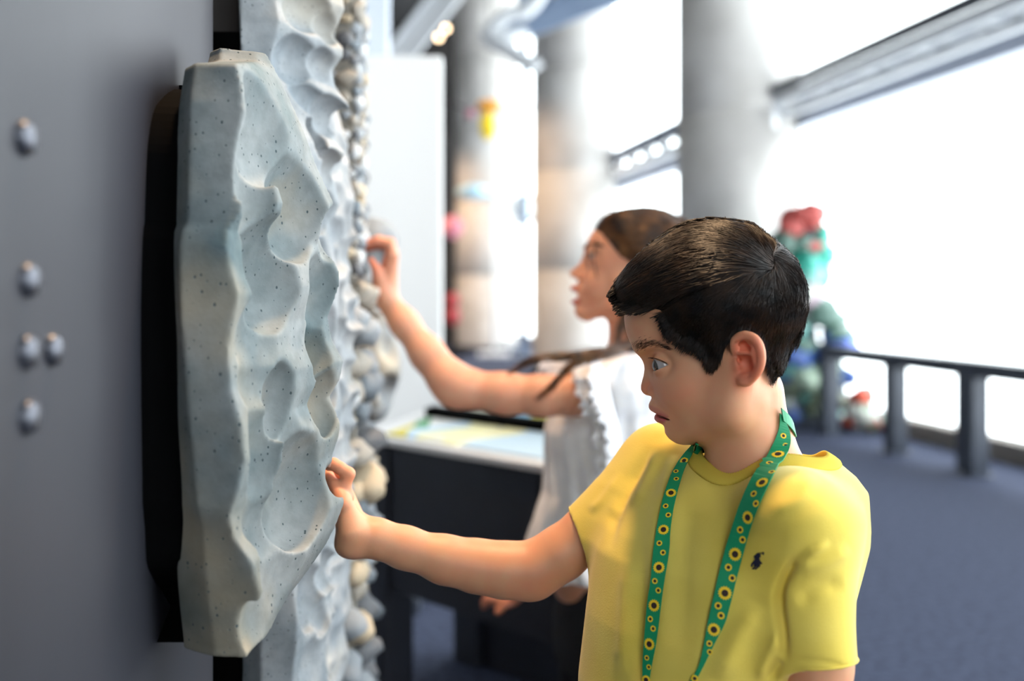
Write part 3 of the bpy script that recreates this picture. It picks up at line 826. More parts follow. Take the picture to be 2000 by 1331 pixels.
# ---- pale smooth scallops further along -------------------------------------
A3 = [(560, 200, 1.40), (562, 600, 1.40), (566, 1330, 1.40)]
E3 = [(620, 200, 1.41), (625, 600, 1.41), (620, 1330, 1.41)]
R3 = [(660, 215, 1.62), (672, 260, 1.62), (690, 300, 1.62), (680, 340, 1.62), (696, 380, 1.62), (690, 420, 1.62), (703, 455, 1.62), (694, 500, 1.62), (708, 540, 1.62), (700, 590, 1.62), (716, 640, 1.62), (700, 690, 1.62), (692, 720, 1.62), (708, 770, 1.62), (714, 800, 1.62), (696, 840, 1.62), (702, 880, 1.62),
      (690, 930, 1.62), (704, 980, 1.62), (690, 1030, 1.62), (696, 1080, 1.62), (682, 1130, 1.62), (690, 1180, 1.62), (672, 1220, 1.62), (684, 1280, 1.62), (668, 1330, 1.62)]
s3 = loft((-.46, 1.36, .56), (-.22, 1.69, 1.52), .0034, [A3, E3, R3], .02)
rr = random.Random(5)
for i, py in enumerate(range(240, 1320, 62)):
    for j, (px, z) in enumerate(((645, 1.45), (668, 1.52), (690, 1.59))):
        scoop(s3, px + rr.uniform(-6, 6), py + (31 if j % 2 else 0) + rr.uniform(-12, 12), z, rr.uniform(.034, .05), rr.uniform(.026, .036), .028, .24, .30, 18, rr.uniform(-20, 20), .006)
V, Q = s3.mesh(2)
st3 = empty('carved_stone', (WX(1.5, .02), 1.5, 0), 'pale softly scalloped carved stone between the fluted stone and the pebbles', 'carved stone', 'carved stone touch panels')
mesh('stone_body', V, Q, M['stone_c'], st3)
slab('mounting_block', 1.43, 1.60, .03, .125, .62, 1.46, M['black'], .002, st3)

# ---- pebble mosaic high on the wall ------------------------------------------
def pebble_mesh(seed):
    bm = bmesh.new(); bmesh.ops.create_icosphere(bm, subdivisions=2, radius=1)
    for v in bm.verts: v.co *= 1 + .42 * mnoise.noise(v.co * 1.2 + Vector((seed * 3.7, seed, 0)))
    me = bpy.data.meshes.new('pebble'); bm.to_mesh(me); bm.free()
    for p in me.polygons: p.use_smooth = True
    return me
PM = []
for i in range(6):
    for s in range(3):
        me = pebble_mesh(i * 3 + s); me.materials.append(pebm[i]); PM.append(me)
def pebble(parent, c, r, rot, me):
    o = bpy.data.objects.new('pebble', me); COL.objects.link(o); o.parent = parent
    o.location = Vector(c) - Vector(parent.location); o.scale = r; o.rotation_euler = rot
M['mortar'] = noisy('pebble_mortar', (120, 116, 110), (150, 144, 134), 40., .9, 0, .3)
st4 = empty('pebble_panel', (WX(1.85, .05), 1.85, 0), 'upright panel set with small grey and tan pebbles above the scallops', 'pebble panel')
slab('backing', 1.72, 2.02, .128, .193, 1.24, 2.02, M['mortar'], .006, st4)
rr = random.Random(8)
yy = 1.735
row = 0
while yy < 2.01:
    zz = 1.26 + (.02 if row % 2 else 0)
    while zz < 2.01:
        r = rr.uniform(.010, .019)
        c = np.array([WX(yy, .128 + rr.uniform(-.002, .006)), yy + rr.uniform(-.006, .006), zz])
        pebble(st4, c, (r * .75, r * 1.05, r * rr.uniform(.75, 1.1)), (rr.uniform(-.5, .5), 0, rr.uniform(-.3, .3)), rr.choice(PM))
        zz += r * 2.05
    yy += .036; row += 1
# pebbles along its near edge
zz = 1.26
while zz < 2.0:
    for o in (.113, .085, .057, .029, .001):
        r = rr.uniform(.009, .018)
        pebble(st4, (WX(1.722, o), 1.72 + rr.uniform(-.003, .003), zz + rr.uniform(-.012, .012)), (r * rr.uniform(.8, 1.3), r * .7, r * rr.uniform(.7, 1.1)), (0, rr.uniform(-.8, .8), 0), rr.choice(PM))
    zz += .033

# ---- column of large rounded pebbles ------------------------------------------
st5 = empty('pebble_column', (WX(1.8, .08), 1.8, 0), 'column of large rounded grey and tan pebbles under the girl\'s hand', 'pebble column')
slab('backing', 1.72, 1.98, .130, .195, .42, 1.235, M['mortar'], .006, st5)
rr = random.Random(21)
zz = .44; row = 0
while zz < 1.22:
    r0 = rr.uniform(.024, .040)
    for j in range(4):
        y = 1.735 + j * .07 + (.02 if row % 2 else 0); r = r0 * rr.uniform(.8, 1.1)
        pebble(st5, (WX(y, .132 + rr.uniform(-.012, .012)), y, zz + rr.uniform(-.008, .008)), (r * .95, r * 1.1, r * .85), (rr.uniform(-.4, .4), 0, rr.uniform(-.4, .4)), rr.choice(PM[:6] + PM[6:9] + PM[12:]))
    for o in (.115, .065, .015):
        r = r0 * rr.uniform(.6, 1.15)
        pebble(st5, (WX(1.722, o + rr.uniform(-.014, .014)), 1.718, zz + rr.uniform(-.016, .016)), (r * rr.uniform(.8, 1.2), r * .8, r * rr.uniform(.65, 1.0)), (0, rr.uniform(-.8, .8), 0), rr.choice(PM))
    zz += r0 * 1.62; row += 1

# ---- last smooth stone with long lobes -----------------------------------------
s6 = Vol((-.56, 2.02, .86), (-.16, 2.42, 1.40), .004)
s6.add(ell((WX(2.2, .05), 2.2, 1.14), (.09, .13, .22)), .02)
for (px, py, r, l) in [(736, 470, .05, .05), (745, 640, .03, .10), (728, 560, .04, .06), (756, 720, .035, .07), (742, 790, .03, .04), (722, 690, .04, .06)]:
    s6.add(ell(P(px - 14, py, 2.17), (r * 1.3, .08, l)), .03)
for (px, py) in [(728, 520), (744, 590), (748, 680), (735, 760)]: s6.sub(ell(P(px + 24, py, 2.12), (.03, .05, .03)), .015)
V, Q = s6.mesh(2)
st6 = empty('carved_stone', (WX(2.2, .04), 2.2, 0), 'pale lobed stone at the far end of the exhibit wall', 'carved stone', 'carved stone touch panels')
mesh('stone_body', V, Q, M['stone_c'], st6)
slab('mounting_block', 2.14, 2.26, .03, .11, 1.0, 1.30, M['black'], .002, st6)

# ================================================================== PEOPLE: shared tools
def skin_mat(name, col, lip, flush):
    m = mat(name, col, .48, 0, .4, .22); t = NT(m)
    v = t.obj()
    base = t.mix(t.ramp(t.noise(v, 45., 4.), [(.35, (0, 0, 0, 1)), (.7, (.25, .25, .25, 1))]), s2l(col), s2l(flush))
    base = t.mix(t.attr('flush'), base, s2l(flush)); base = t.mix(t.attr('lip'), base, s2l(lip))
    t.l(base, t.b.inputs['Base Color']); t.bump(t.noise(v, 900., 2.), .08, .0006)
    return m

def add_attr(o, name, val):
    a = o.data.attributes.new(name, 'FLOAT', 'POINT'); a.data.foreach_set('value', np.asarray(val, np.float32))

def join_parts(parts):
    V, Q, off = [], [], 0
    for v, q in parts: V.append(v); Q.append(q + off); off += len(v)
    return np.concatenate(V), np.concatenate(Q)

def strands(paths, radii, sides=3):
    """paths (n,m,3), radii (m,) or (n,m): thin tubes as one mesh"""
    n, m, _ = paths.shape
    t_ = np.gradient(paths, axis=1); t_ /= np.linalg.norm(t_, axis=2, keepdims=True) + 1e-12
    ref = np.array([.31, .17, .93]); s = np.cross(t_, ref); s /= np.linalg.norm(s, axis=2, keepdims=True) + 1e-12
    u = np.cross(s, t_)
    rad = np.broadcast_to(radii, (n, m))[..., None]
    a = np.arange(sides) * 2 * np.pi / sides
    V = np.stack([paths + rad * (math.cos(x) * s + math.sin(x) * u) for x in a], 2).reshape(-1, 3)
    b = (np.arange(n)[:, None, None] * m * sides + np.arange(m - 1)[None, :, None] * sides + 0)
    j = np.arange(sides)[None, None, :]; k = (j + 1) % sides
    Q = np.stack([b + j, b + k, b + sides + k, b + sides + j], -1).reshape(-1, 4)
    return V, Q

def flow_field(strokes, p=2.5):
    P_, T_ = [], []
    for s in strokes:
        q = spline(s, 14); P_.append(q); g_ = np.gradient(q, axis=0); T_.append(g_ / np.linalg.norm(g_, axis=1)[:, None])
    P_ = np.concatenate(P_); T_ = np.concatenate(T_)
    def f(x):
        d2 = ((x[:, None, :] - P_[None]) ** 2).sum(2) + 4.
        w_ = d2 ** (-p / 2 * 1.6); v = (w_[..., None] * T_[None]).sum(1)
        return v / (np.linalg.norm(v, axis=1)[:, None] + 1e-9)
    return f

def in_poly(x, y, pts): return poly_sdf(x, y, pts) < 0

def pix_to_loc(FR, path, dep):
    D = np.stack([(path[..., 0] - 1000) / F, np.ones(path.shape[:-1]), -(path[..., 1] - HOR) / F], -1) @ FR.B.T
    tt = (-dep * FR.u - FR.O[1]) / D[..., 1]
    return FR.O + tt[..., None] * D

def grow(FR, vol, yf, ff, n, region, length, steps, lift, seed, jit=.18, wave=0.0, outline=None, droop=0.0):
    """hair strands laid on a hair mass: seeds and flow are given in the side view, depth comes from the mass"""
    r = np.random.default_rng(seed)
    bb = np.array(region); pts = np.empty((0, 2))
    while len(pts) < n:
        c = r.uniform(bb.min(0), bb.max(0), (n * 3, 2)); c = c[in_poly(c[:, 0], c[:, 1], region)]; pts = np.vstack([pts, c])
    pts = pts[:n]; Ls = length * r.uniform(.6, 1.25, n); ang_ = r.normal(0, jit, n)
    path = [pts]; cur = pts.copy(); ov = r.uniform(0, 11, n)[:, None]
    for k in range(steps - 1):
        d = ff(cur); a = ang_ * (k / steps) + wave * np.sin(k * 1.3 + ang_ * 20)
        d = np.stack([d[:, 0] * np.cos(a) - d[:, 1] * np.sin(a), d[:, 0] * np.sin(a) + d[:, 1] * np.cos(a)], 1)
        nxt = cur + d * (Ls / (steps - 1))[:, None]
        if outline is not None:
            tp_ = nxt - d * ov * (d[:, 1:] > .3); ok = in_poly(tp_[:, 0], tp_[:, 1], outline); nxt = np.where(ok[:, None], nxt, cur + (nxt - cur) * .08)
        cur = nxt; path.append(cur.copy())
    path = np.stack(path, 1)
    dep = np.full(path.shape[:2], 110.)
    for _ in range(3):
        loc = pix_to_loc(FR, path, dep)
        y = hm_lookup(vol, yf, loc[..., 0], loc[..., 2]); dep = np.where(np.isnan(y), dep, -y / FR.u)
    good = ~np.isnan(y[:, 0])
    for k in range(1, steps):
        m = np.isnan(y[:, k]); y[m, k] = y[m, k - 1]
    lf = lift * r.uniform(.1, 1.0, len(y))[:, None] * np.sin(np.linspace(.1, 1, steps) * np.pi * .7)[None]
    loc[..., 1] = y - .0004 - lf
    return loc[good]

def clip_profile(FR, vol, pts, k=.0025):
    """keep the head behind its traced side profile"""
    lp = np.array([FR.L(a, b, 0) for a, b in pts])[:, [0, 2]]
    x = vol.ax[0][:, None].astype(float); z = vol.ax[2][None, :].astype(float)
    d = poly_sdf(x, z, lp)[:, None, :].astype(np.float32)
    hh = np.maximum(k - np.abs(vol.f - d), 0) / k
    vol.f = (np.maximum(vol.f, d) + hh * hh * k * .25).astype(np.float32)

def lid_slot(vol, c, up, can, low, r):
    def wedge(x, y, z):
        def line(a, b):
            dx, dz = b[0] - a[0], b[2] - a[2]; n_ = math.hypot(dx, dz)
            return ((z - a[2]) * dx - (x - a[0]) * dz) / n_
        dd = np.maximum(line(up, can), -line(low, can))
        return np.maximum(dd, np.sqrt((x - c[0]) ** 2 + (y - c[1]) ** 2 + (z - c[2]) ** 2) - r * 1.45)
    vol.sub((wedge, c - r * 1.5, c + r * 1.5), .0012)

# ================================================================== THE BOY
FB = Frame(1390, 1.0); u = FB.u
def L(px, py, d=0.0): return FB.L(px, py, d)
def E(px, py, d, rx, rz, rd, R=None): return ell(L(px, py, d), (rx * u, rd * u, rz * u), R)

lo = FB.L(1170, 1010, 190); hi = FB.L(1620, 400, -190)
lo = np.minimum(lo, hi); hi = np.maximum(FB.L(1170, 1010, 190), hi)
hd = Vol((FB.L(1180, 700)[0], -.100, FB.L(1400, 990)[2]), (FB.L(1600, 700)[0], .090, FB.L(1400, 410)[2]), .00135)
hd.add(E(1405, 583, 0, 153, 133, 134), .01)
hd.add(E(1338, 622, 0, 118, 108, 102), .012)
hd.add(E(1368, 705, 0, 104, 112, 102), .012)
hd.add(E(1366, 775, 0, 82, 74, 78), .014)
for s in (1, -1):
    hd.add(E(1344, 752, 56 * s, 48, 52, 38), .014)            # cheeks
    hd.add(rcone(L(1335, 836, 18 * s), L(1425, 800, 78 * s), 26 * u, 32 * u), .02)   # jaw
    hd.add(rcone(L(1425, 800, 78 * s), L(1440, 720, 92 * s), 32 * u, 34 * u), .02)
    hd.add(E(1268, 682, 32 * s, 28, 14, 32), .010)           # brow
hd.add(E(1324, 836, 0, 33, 31, 32), .010)                     # chin
hd.add(E(1322, 797, 0, 46, 38, 46), .010)                     # muzzle
# nose
hd.add(rcone(L(1280, 698, 0), L(1274, 732, 0), 22 * u, 17 * u), .008)
hd.add(rcone(L(1274, 732, 0), L(1267.5, 757, 0), 17 * u, 17.5 * u), .006)
for s in (1, -1):
    hd.add(E(1280, 764, 21 * s, 14, 12, 11), .003)
    hd.sub(E(1273, 777, 10 * s, 8, 5.5, 6), .003)
    hd.sub(rcone(L(1289, 748, 33 * s), L(1298, 770, 36 * s), 3 * u, 3.4 * u), .006)
# eye sockets
for s in (1, -1):
    hd.sub(E(1266, 709, 54 * s, 22, 16, 22), .012); hd.sub(E(1276, 712, 84 * s, 30, 20, 30), .014)
# lips
for s in (1, -1):
    chain(hd, [(L(1277, 795, 0), 11 * u), (L(1281, 797, 14 * s), 10 * u), (L(1290, 803, 27 * s), 8 * u), (L(1300, 811, 36 * s), 5 * u)], .006)
    chain(hd, [(L(1289, 817, 0), 12 * u), (L(1291, 818, 13 * s), 11 * u), (L(1297, 817, 25 * s), 8.5 * u), (L(1303, 814, 34 * s), 5 * u)], .006)
hd.sub(ell(L(1287, 809, 0), (36 * u, 66 * u, 2.6 * u), rotm('Y', -14)), .0022)
hd.sub(E(1284, 834, 0, 14, 7, 28), .010)
# eyelids, then the open slot
EYE = {}
for s in (1, -1):
    c = L(1296, 713, 56 * s); EYE[s] = c; r = 21.5 * u
    hd.add(ell(c, r + 2.6 * u), .005)
    up = L(1268, 699, 70 * s); can = L(1307, 712, 70 * s); low = L(1278, 725, 70 * s)
    lid_slot(hd, c, up, can, low, r)
    hd.sub(rcone(L(1270, 693, 68 * s), L(1302, 702, 76 * s), 1.4 * u, 1.2 * u), .003)   # lid crease
# ears
for s in (1, -1):
    def q(px, py, d): return L(px, py, d * s) if s > 0 else L(px, py, 0) * np.array([1, 0, 1]) + np.array([0, d * u, 0])
    hel = [(1437, 694, 116, 5), (1433, 680, 124, 6), (1437, 664, 131, 7), (1452, 656, 138, 7.5), (1470, 660, 145, 7.5), (1482, 674, 149, 7.5), (1487, 695, 150, 7), (1485, 715, 148, 6.5), (1477, 732, 143, 6), (1463, 745, 136, 6.5), (1452, 746, 132, 8)]
    Rt = rotm('Z', 24 * s)
    hd.add(ell(q(1462, 702, 122), (26 * u, 9 * u, 42 * u), Rt), .004)
    chain(hd, [(q(a, b, c), r * u) for a, b, c, r in spline(hel, 34)], .0022)
    hd.add(ell(q(1452, 742, 128), (12 * u, 8 * u, 11 * u), Rt), .004)
    chain(hd, [(q(1462, 671, 139), 4 * u), (q(1473, 688, 143), 5 * u), (q(1474, 708, 142), 5.5 * u), (q(1466, 722, 138), 5 * u), (q(1455, 729, 133), 5 * u)], .0025)
    chain(hd, [(q(1444, 691, 128), 3.5 * u), (q(1456, 692, 134), 4.5 * u), (q(1472, 690, 142), 4.5 * u)], .0025)
    hd.sub(ell(q(1455, 712, 136), (16 * u, 17 * u, 16 * u)), .0020)
    hd.sub(ell(q(1452, 678, 138), (14 * u, 13 * u, 8 * u), rotm('Y', -20)), .0020)
    hd.add(E(1438, 713, 124 * s, 6, 10, 8), .004)
    hd.sub(E(1444, 704, 124 * s, 4, 6, 12), .002)
clip_profile(FB, hd, [(1700, 380), (1200, 380), (1219, 600), (1219, 625), (1222, 645), (1226, 660), (1233.5, 676), (1241.6, 687), (1249.7, 696), (1255, 704), (1258, 712), (1259, 721), (1257, 734), (1253, 744.5), (1250.6, 753.5), (1251, 761), (1254, 767), (1260.5, 772.5), (1267, 774.6), (1271.5, 776), (1271, 780), (1268.6, 786), (1266.5, 791), (1267.5, 797.6), (1272, 803), (1280, 806.7), (1278, 811), (1277, 817.5), (1279.5, 823.8), (1285, 828), (1291, 830.5), (1294, 836), (1299, 845), (1308, 855), (1321, 863.8), (1335, 867.8), (1362, 868.5), (1362, 1000), (1700, 1000)])
# neck
hd.add(rcone(L(1462, 770, 0), L(1470, 880, 0), 66 * u, 72 * u), .03)
hd.add(rcone(L(1470, 880, 0), L(1480, 985, 0), 72 * u, 84 * u), .02)
for s in (1, -1):
    hd.add(rcone(L(1466, 780, 62 * s), L(1432, 890, 40 * s), 16 * u, 11 * u), .014)
    tp = P(1486, 898, 1.0) + np.array([-.714, .70, 0]) * .085 * s + np.array([0, 0, -.050])
    hd.add(rcone(L(1472, 905, 0), FB.B @ (tp - FB.C), .036, .024), .012)
headV, headQ = hd.mesh(1)
face_y = hd.front()

# ---- torso, arms, legs
bx, by = 1.0, 1.0
nrm = np.array([-.70, -.714, 0]); lat = np.array([-.714, .70, 0])       # chest direction, and towards his right arm
def lofted(rows, nrm, lat, p=2.3):
    """rows: (Z, cx, cy, half width, half depth)"""
    r = np.array(sorted(rows)); 
    def fn(x, y, z):
        zz = np.broadcast_to(z, z.shape).ravel()
        g = [np.interp(zz, r[:, 0], r[:, i])[None, None, :] for i in range(1, 5)]
        dx = x - g[0]; dy = y - g[1]
        a = (dx * lat[0] + dy * lat[1]) / g[2]; b = (dx * nrm[0] + dy * nrm[1]) / g[3]
        k = (np.abs(a) ** p + np.abs(b) ** p) ** (1 / p)
        d = (k - 1) * np.minimum(g[2], g[3])
        return np.maximum(d, np.maximum(r[0, 0] - z, z - r[-1, 0]))
    m = r[:, 3].max()
    return fn, np.array([r[:, 1].min() - m, r[:, 2].min() - m, r[0, 0]]), np.array([r[:, 1].max() + m, r[:, 2].max() + m, r[-1, 0]])

def row(px, py, z, wl, wn_):
    p = P(px, py, z); return (p[2], p[0], p[1], wl, wn_)
def trow(px, py, wl, wn_, back=0.0):
    p = P(px, py, 1.0) - nrm * back; return (p[2], p[0], p[1], wl, wn_)
TOR = [trow(1482, 866, .030, .026, .016), trow(1482, 880, .052, .040, .016), trow(1480, 897, .073, .056, .014), trow(1474, 920, .096, .064, .010), trow(1462, 945, .116, .070, .006), trow(1446, 975, .128, .076), trow(1434, 1008, .134, .086), trow(1424, 1040, .137, .095), trow(1412, 1080, .137, .102), trow(1392, 1200, .130, .108), trow(1376, 1331, .128, .110), (.70, .190, 1.0, .130, .108), (.60, .188, 1.0, .136, .110)]
RS, RE, RW = P(1292, 912, 1.10), P(1045, 1114, 1.10), P(716, 1049, 1.085)      # right shoulder, elbow, wrist
LS, LE = P(1562, 1010, .90), P(1606, 1420, .87)

# T-shirt
ts = Vol((.03, .76, .56), (.375, 1.26, 1.10), .0025)
ts.add(lofted(TOR, nrm, lat), .01)
SR = P(1150, 1040, 1.10)                      # right sleeve hem
ts.add(rcone(RS, SR, 68 * 1.1 / F, 60 * 1.1 / F, False, True), .045)
ts.add(ell(P(1300, 905, 1.09), (.040, .045, .034)), .04)
SL = P(1600, 1296, .88)
ts.add(rcone(LS + np.array([0, 0, -.005]), SL, 86 * .9 / F, 73 * .88 / F, False, True), .03)
ts.add(ell(P(1548, 1000, .92), (.040, .050, .034)), .04)
hx = (SR - RS) / np.linalg.norm(SR - RS); lx = (SL - LS) / np.linalg.norm(SL - LS)
ts.sub(rcone(SR - hx * .035, SR + hx * .05, 60 * 1.1 / F - .0045, 60 * 1.1 / F - .0045), .002)
ts.sub(rcone(SL - lx * .04, SL + lx * .05, 73 * .88 / F - .0045, 73 * .88 / F - .0045), .002)
# neck opening
NC = P(1486, 898, 1.0)
def ring(th, grow=0.0, dz=0.0):
    """collar ring: th = 0 front, 90 his right"""
    c, s_ = math.cos(th), math.sin(th)
    z = -.015 * c - .004 + .008 * abs(s_)
    return NC + nrm * ((.066 + grow) * c - .006) + lat * ((.070 + grow) * s_) + np.array([0, 0, z + dz])
def neck_cut(x, y, z):
    dx = x - NC[0]; dy = y - NC[1]
    a = (dx * lat[0] + dy * lat[1]) / .069; b = (dx * nrm[0] + dy * nrm[1] + .004) / .064
    return np.maximum((np.sqrt(a * a + b * b) - 1) * .064, NC[2] - .06 - z)
ts.sub((neck_cut, NC + np.array([-.08, -.08, -.06]), NC + np.array([.08, .08, .1])), .002)
tV, tQ = ts.mesh(2)

# folds pressed into the cloth, given as strokes on the visible side
tN = vnormals(tV, tQ)
wpx = 1000 + F * tV[:, 0] / tV[:, 1]; wpy = HOR - F * (tV[:, 2] - CAMH) / tV[:, 1]
facing = -(tN * (tV - np.array([0, 0, CAMH]))).sum(1) > 0
disp = np.zeros(len(tV))
FOLDS = [([(1272, 870), (1240, 925), (1205, 985), (1190, 1075)], 12, -.0035), ([(1285, 880), (1262, 940), (1235, 990)], 10, .0022), ([(1318, 890), (1302, 940), (1296, 985)], 12, .0022), ([(1232, 930), (1205, 970), (1192, 1010)], 9, .0020), ([(1215, 925), (1180, 975), (1150, 1000)], 9, .0016),
         ([(1250, 905), (1222, 960), (1210, 1010)], 8, -.0014), ([(1585, 1075), (1545, 1110), (1522, 1160), (1528, 1230), (1535, 1300)], 9, -.0060), ([(1620, 1060), (1575, 1085), (1545, 1115)], 8, .0026), ([(1530, 1230), (1500, 1280), (1480, 1331)], 12, .0030), ([(1525, 1290), (1505, 1331)], 8, -.0030),
         ([(1555, 1180), (1600, 1150), (1650, 1140)], 16, -.0022), ([(1550, 1110), (1610, 1100), (1660, 1070)], 14, .0022), ([(1480, 1180), (1440, 1250), (1400, 1331)], 22, .0030), ([(1230, 1090), (1222, 1200), (1215, 1331)], 16, .0028), ([(1260, 1060), (1252, 1200), (1245, 1331)], 14, -.0022),
         ([(1290, 960), (1275, 1060), (1265, 1180)], 16, .0018), ([(1350, 960), (1335, 1080), (1330, 1300)], 22, -.0016), ([(1420, 990), (1470, 1040), (1540, 1050)], 24, -.0016), ([(1590, 930), (1560, 975), (1500, 1000)], 16, .0018), ([(1545, 1290), (1600, 1292), (1660, 1305)], 4, -.0012)]
for pts, wdt, amp in FOLDS:
    q = spline(pts, 14); d2 = np.full(len(tV), 1e9); fade = np.zeros(len(tV)); nq = len(q) - 1
    for iq, (a, b) in enumerate(zip(q[:-1], q[1:])):
        e_ = b - a; t_ = np.clip(((wpx - a[0]) * e_[0] + (wpy - a[1]) * e_[1]) / (e_ @ e_), 0, 1)
        dd_ = (wpx - a[0] - t_ * e_[0]) ** 2 + (wpy - a[1] - t_ * e_[1]) ** 2; nr_ = dd_ < d2; d2 = np.where(nr_, dd_, d2)
        fade = np.where(nr_, np.clip(np.sin(np.pi * np.clip((iq + t_) / nq, 0, 1)) * 1.6, 0, 1), fade)
    disp += 1.5 * amp * np.exp(-d2 / wdt ** 2) * fade
disp[~facing] *= .2
nz = np.array([mnoise.noise(Vector((p[0] * 22, p[1] * 22, p[2] * 9))) for p in tV[::1]]) if len(tV) < 120000 else np.zeros(len(tV))
tV = tV + tN * (disp + .0014 * nz)[:, None]

M['tshirt'] = mat('yellow_cotton', (232, 206, 92), .85, 0, .15, 0, .25)
t = NT(M['tshirt']); v = t.obj()
t.l(t.ramp(t.noise(v, 12., 5.), [(.3, s2l((226, 198, 82))), (.7, s2l((238, 214, 104)))]), t.b.inputs['Base Color'])
wv = t.n('ShaderNodeTexWave', wave_type='BANDS', bands_direction='DIAGONAL'); wv.inputs['Scale'].default_value = 420.; wv.inputs['Distortion'].default_value = 1.5; t.l(v, wv.inputs['Vector'])
b_ = t.bump(t.noise(v, 700., 3.), .25, .0008); 
M['rib'] = mat('yellow_rib', (228, 200, 84), .85, 0, .15)

boy = empty('person', (NC[0], 1.0, 0), 'child in yellow T-shirt touching the fluted carved stone with bent arm', 'person')
shirt = mesh('tshirt', tV, tQ, M['tshirt'], boy)
# collar band: knitted rib following the neck opening
from mathutils.bvhtree import BVHTree
sh_bvh = BVHTree.FromPolygons([tuple(p) for p in tV], [tuple(q) for q in tQ.tolist()])
n = 300; cz = []
for i in range(n):
    th = 2 * math.pi * i / n; o_ = nrm * (.0645 * math.cos(th) + .0045 * math.cos(th) - .004) + lat * (.069 + .0045) * math.sin(th)
    h_ = sh_bvh.ray_cast(Vector(NC + o_ + np.array([0, 0, .10])), Vector((0, 0, -1)))[0]
    cz.append(h_.z if h_ is not None else np.nan)
cz = np.array(cz); bad = np.isnan(cz) | (cz < NC[2] - .05); cz[bad] = np.interp(np.flatnonzero(bad), np.flatnonzero(~bad), cz[~bad])
ck = np.exp(-np.linspace(-2, 2, 31) ** 2); ck /= ck.sum(); cz = np.convolve(np.concatenate([cz[-15:], cz, cz[:15]]), ck, 'valid')
V = []; Fc = []
prof = [(.0075, -.0010), (.0062, .0016), (.0020, .0050), (-.0035, .0085), (-.0062, .0100), (-.0072, .0088), (-.0040, .0020), (.0010, -.0030)]
for i in range(n):
    th = 2 * math.pi * i / n; o_ = nrm * math.cos(th) + lat * math.sin(th); rb_ = .00035 * (1 if i % 2 else -1)
    c = NC + nrm * (.064 * math.cos(th) - .004) + lat * .069 * math.sin(th); c[2] = cz[i]
    for (a, z) in prof: V.append(c + o_ * (a + rb_) + np.array([0, 0, z + rb_]))
m_ = len(prof)
for i in range(n):
    for j in range(m_):
        Fc.append((i * m_ + j, ((i + 1) % n) * m_ + j, ((i + 1) % n) * m_ + (j + 1) % m_, i * m_ + (j + 1) % m_))
col_ = mesh('collar', V, Fc, M['rib'], shirt)
col_V, col_F = V, Fc
# hem stitching
for nm_, c0, ax_, r0 in (('sleeve_hem', SR, hx, 60 * 1.1 / F), ('sleeve_hem', SL, lx, 73 * .88 / F)):
    e1 = np.cross(ax_, [0, 1, 0]); e1 /= np.linalg.norm(e1); e2 = np.cross(ax_, e1)
    th = np.linspace(0, 2 * np.pi, 60)
    ringp = [c0 - ax_ * .002 + (r0 - .0002) * (math.cos(a) * e1 + math.sin(a) * e2) for a in th]
    tube(nm_, ringp, .0012, M['tshirt'], shirt, 6)

# ---- right arm with hand on the stone
am = Vol(P(615, 1200, 1.10) - np.array([.0, .06, .03]), P(1200, 880, 1.10) + np.array([.03, .13, .02]), .0016)
def A_(px, py, z, r): return (P(px, py, z), r * z / F)
chain(am, [A_(1240, 965, 1.10, 50), A_(1150, 1040, 1.10, 49.5), A_(1095, 1082, 1.10, 50), A_(1046, 1112, 1.10, 51), A_(985, 1114, 1.10, 51), A_(930, 1106, 1.10, 48), A_(870, 1094, 1.095, 44), A_(790, 1070, 1.09, 38), A_(735, 1052, 1.085, 35), A_(706, 1047, 1.085, 36)], .012)
am.add(ell(P(1032, 1142, 1.095), (.020, .018, .016)), .012)
# palm: heel, thenar, metacarpals (fingers up, thumb side towards the lens)
am.add(rcone(P(697, 1050, 1.085), P(676, 1000, 1.10), 37 * 1.08 / F, 27 * 1.08 / F), .010)
am.add(ell(P(684, 1062, 1.085), (.016, .026, .014)), .010)
am.add(rcone(P(688, 1040, 1.07), P(670, 975, 1.075), 30 * 1.07 / F, 15 * 1.07 / F), .008)          # thenar and first web
am.add(rcone(P(694, 1020, 1.12), P(676, 965, 1.12), 22 * 1.1 / F, 15 * 1.1 / F), .010)
am.add(rcone(P(694, 1030, 1.14), P(676, 975, 1.145), 18 * 1.1 / F, 13 * 1.1 / F), .010)
# thumb runs up behind the stone's lip
chain(am, [A_(672, 985, 1.07, 15), A_(655, 950, 1.085, 12), A_(640, 930, 1.10, 11), A_(628, 918, 1.11, 9)], .004)
# index: up, then bent back to the stone
def finger(pts, k=.003): chain(am, [A_(*p) for p in pts], k)
finger([(677, 970, 1.085, 15), (672, 950, 1.085, 13), (681, 926, 1.085, 12.5), (664, 915, 1.085, 12), (651, 907, 1.087, 12), (643, 911, 1.09, 10)])
finger([(676, 972, 1.11, 14), (672, 955, 1.112, 12), (676, 934, 1.113, 12), (660, 922, 1.115, 11.5), (646, 915, 1.117, 11), (638, 921, 1.119, 9.5)])
finger([(676, 980, 1.135, 13), (671, 964, 1.138, 11.5), (674, 944, 1.14, 11.5), (658, 933, 1.142, 11), (645, 928, 1.144, 10.5), (638, 934, 1.146, 9)])
finger([(675, 990, 1.158, 12), (670, 976, 1.161, 10.5), (672, 958, 1.163, 10), (658, 950, 1.165, 9.5), (648, 948, 1.166, 9), (642, 954, 1.167, 8)])
armV, armQ = am.mesh(2)
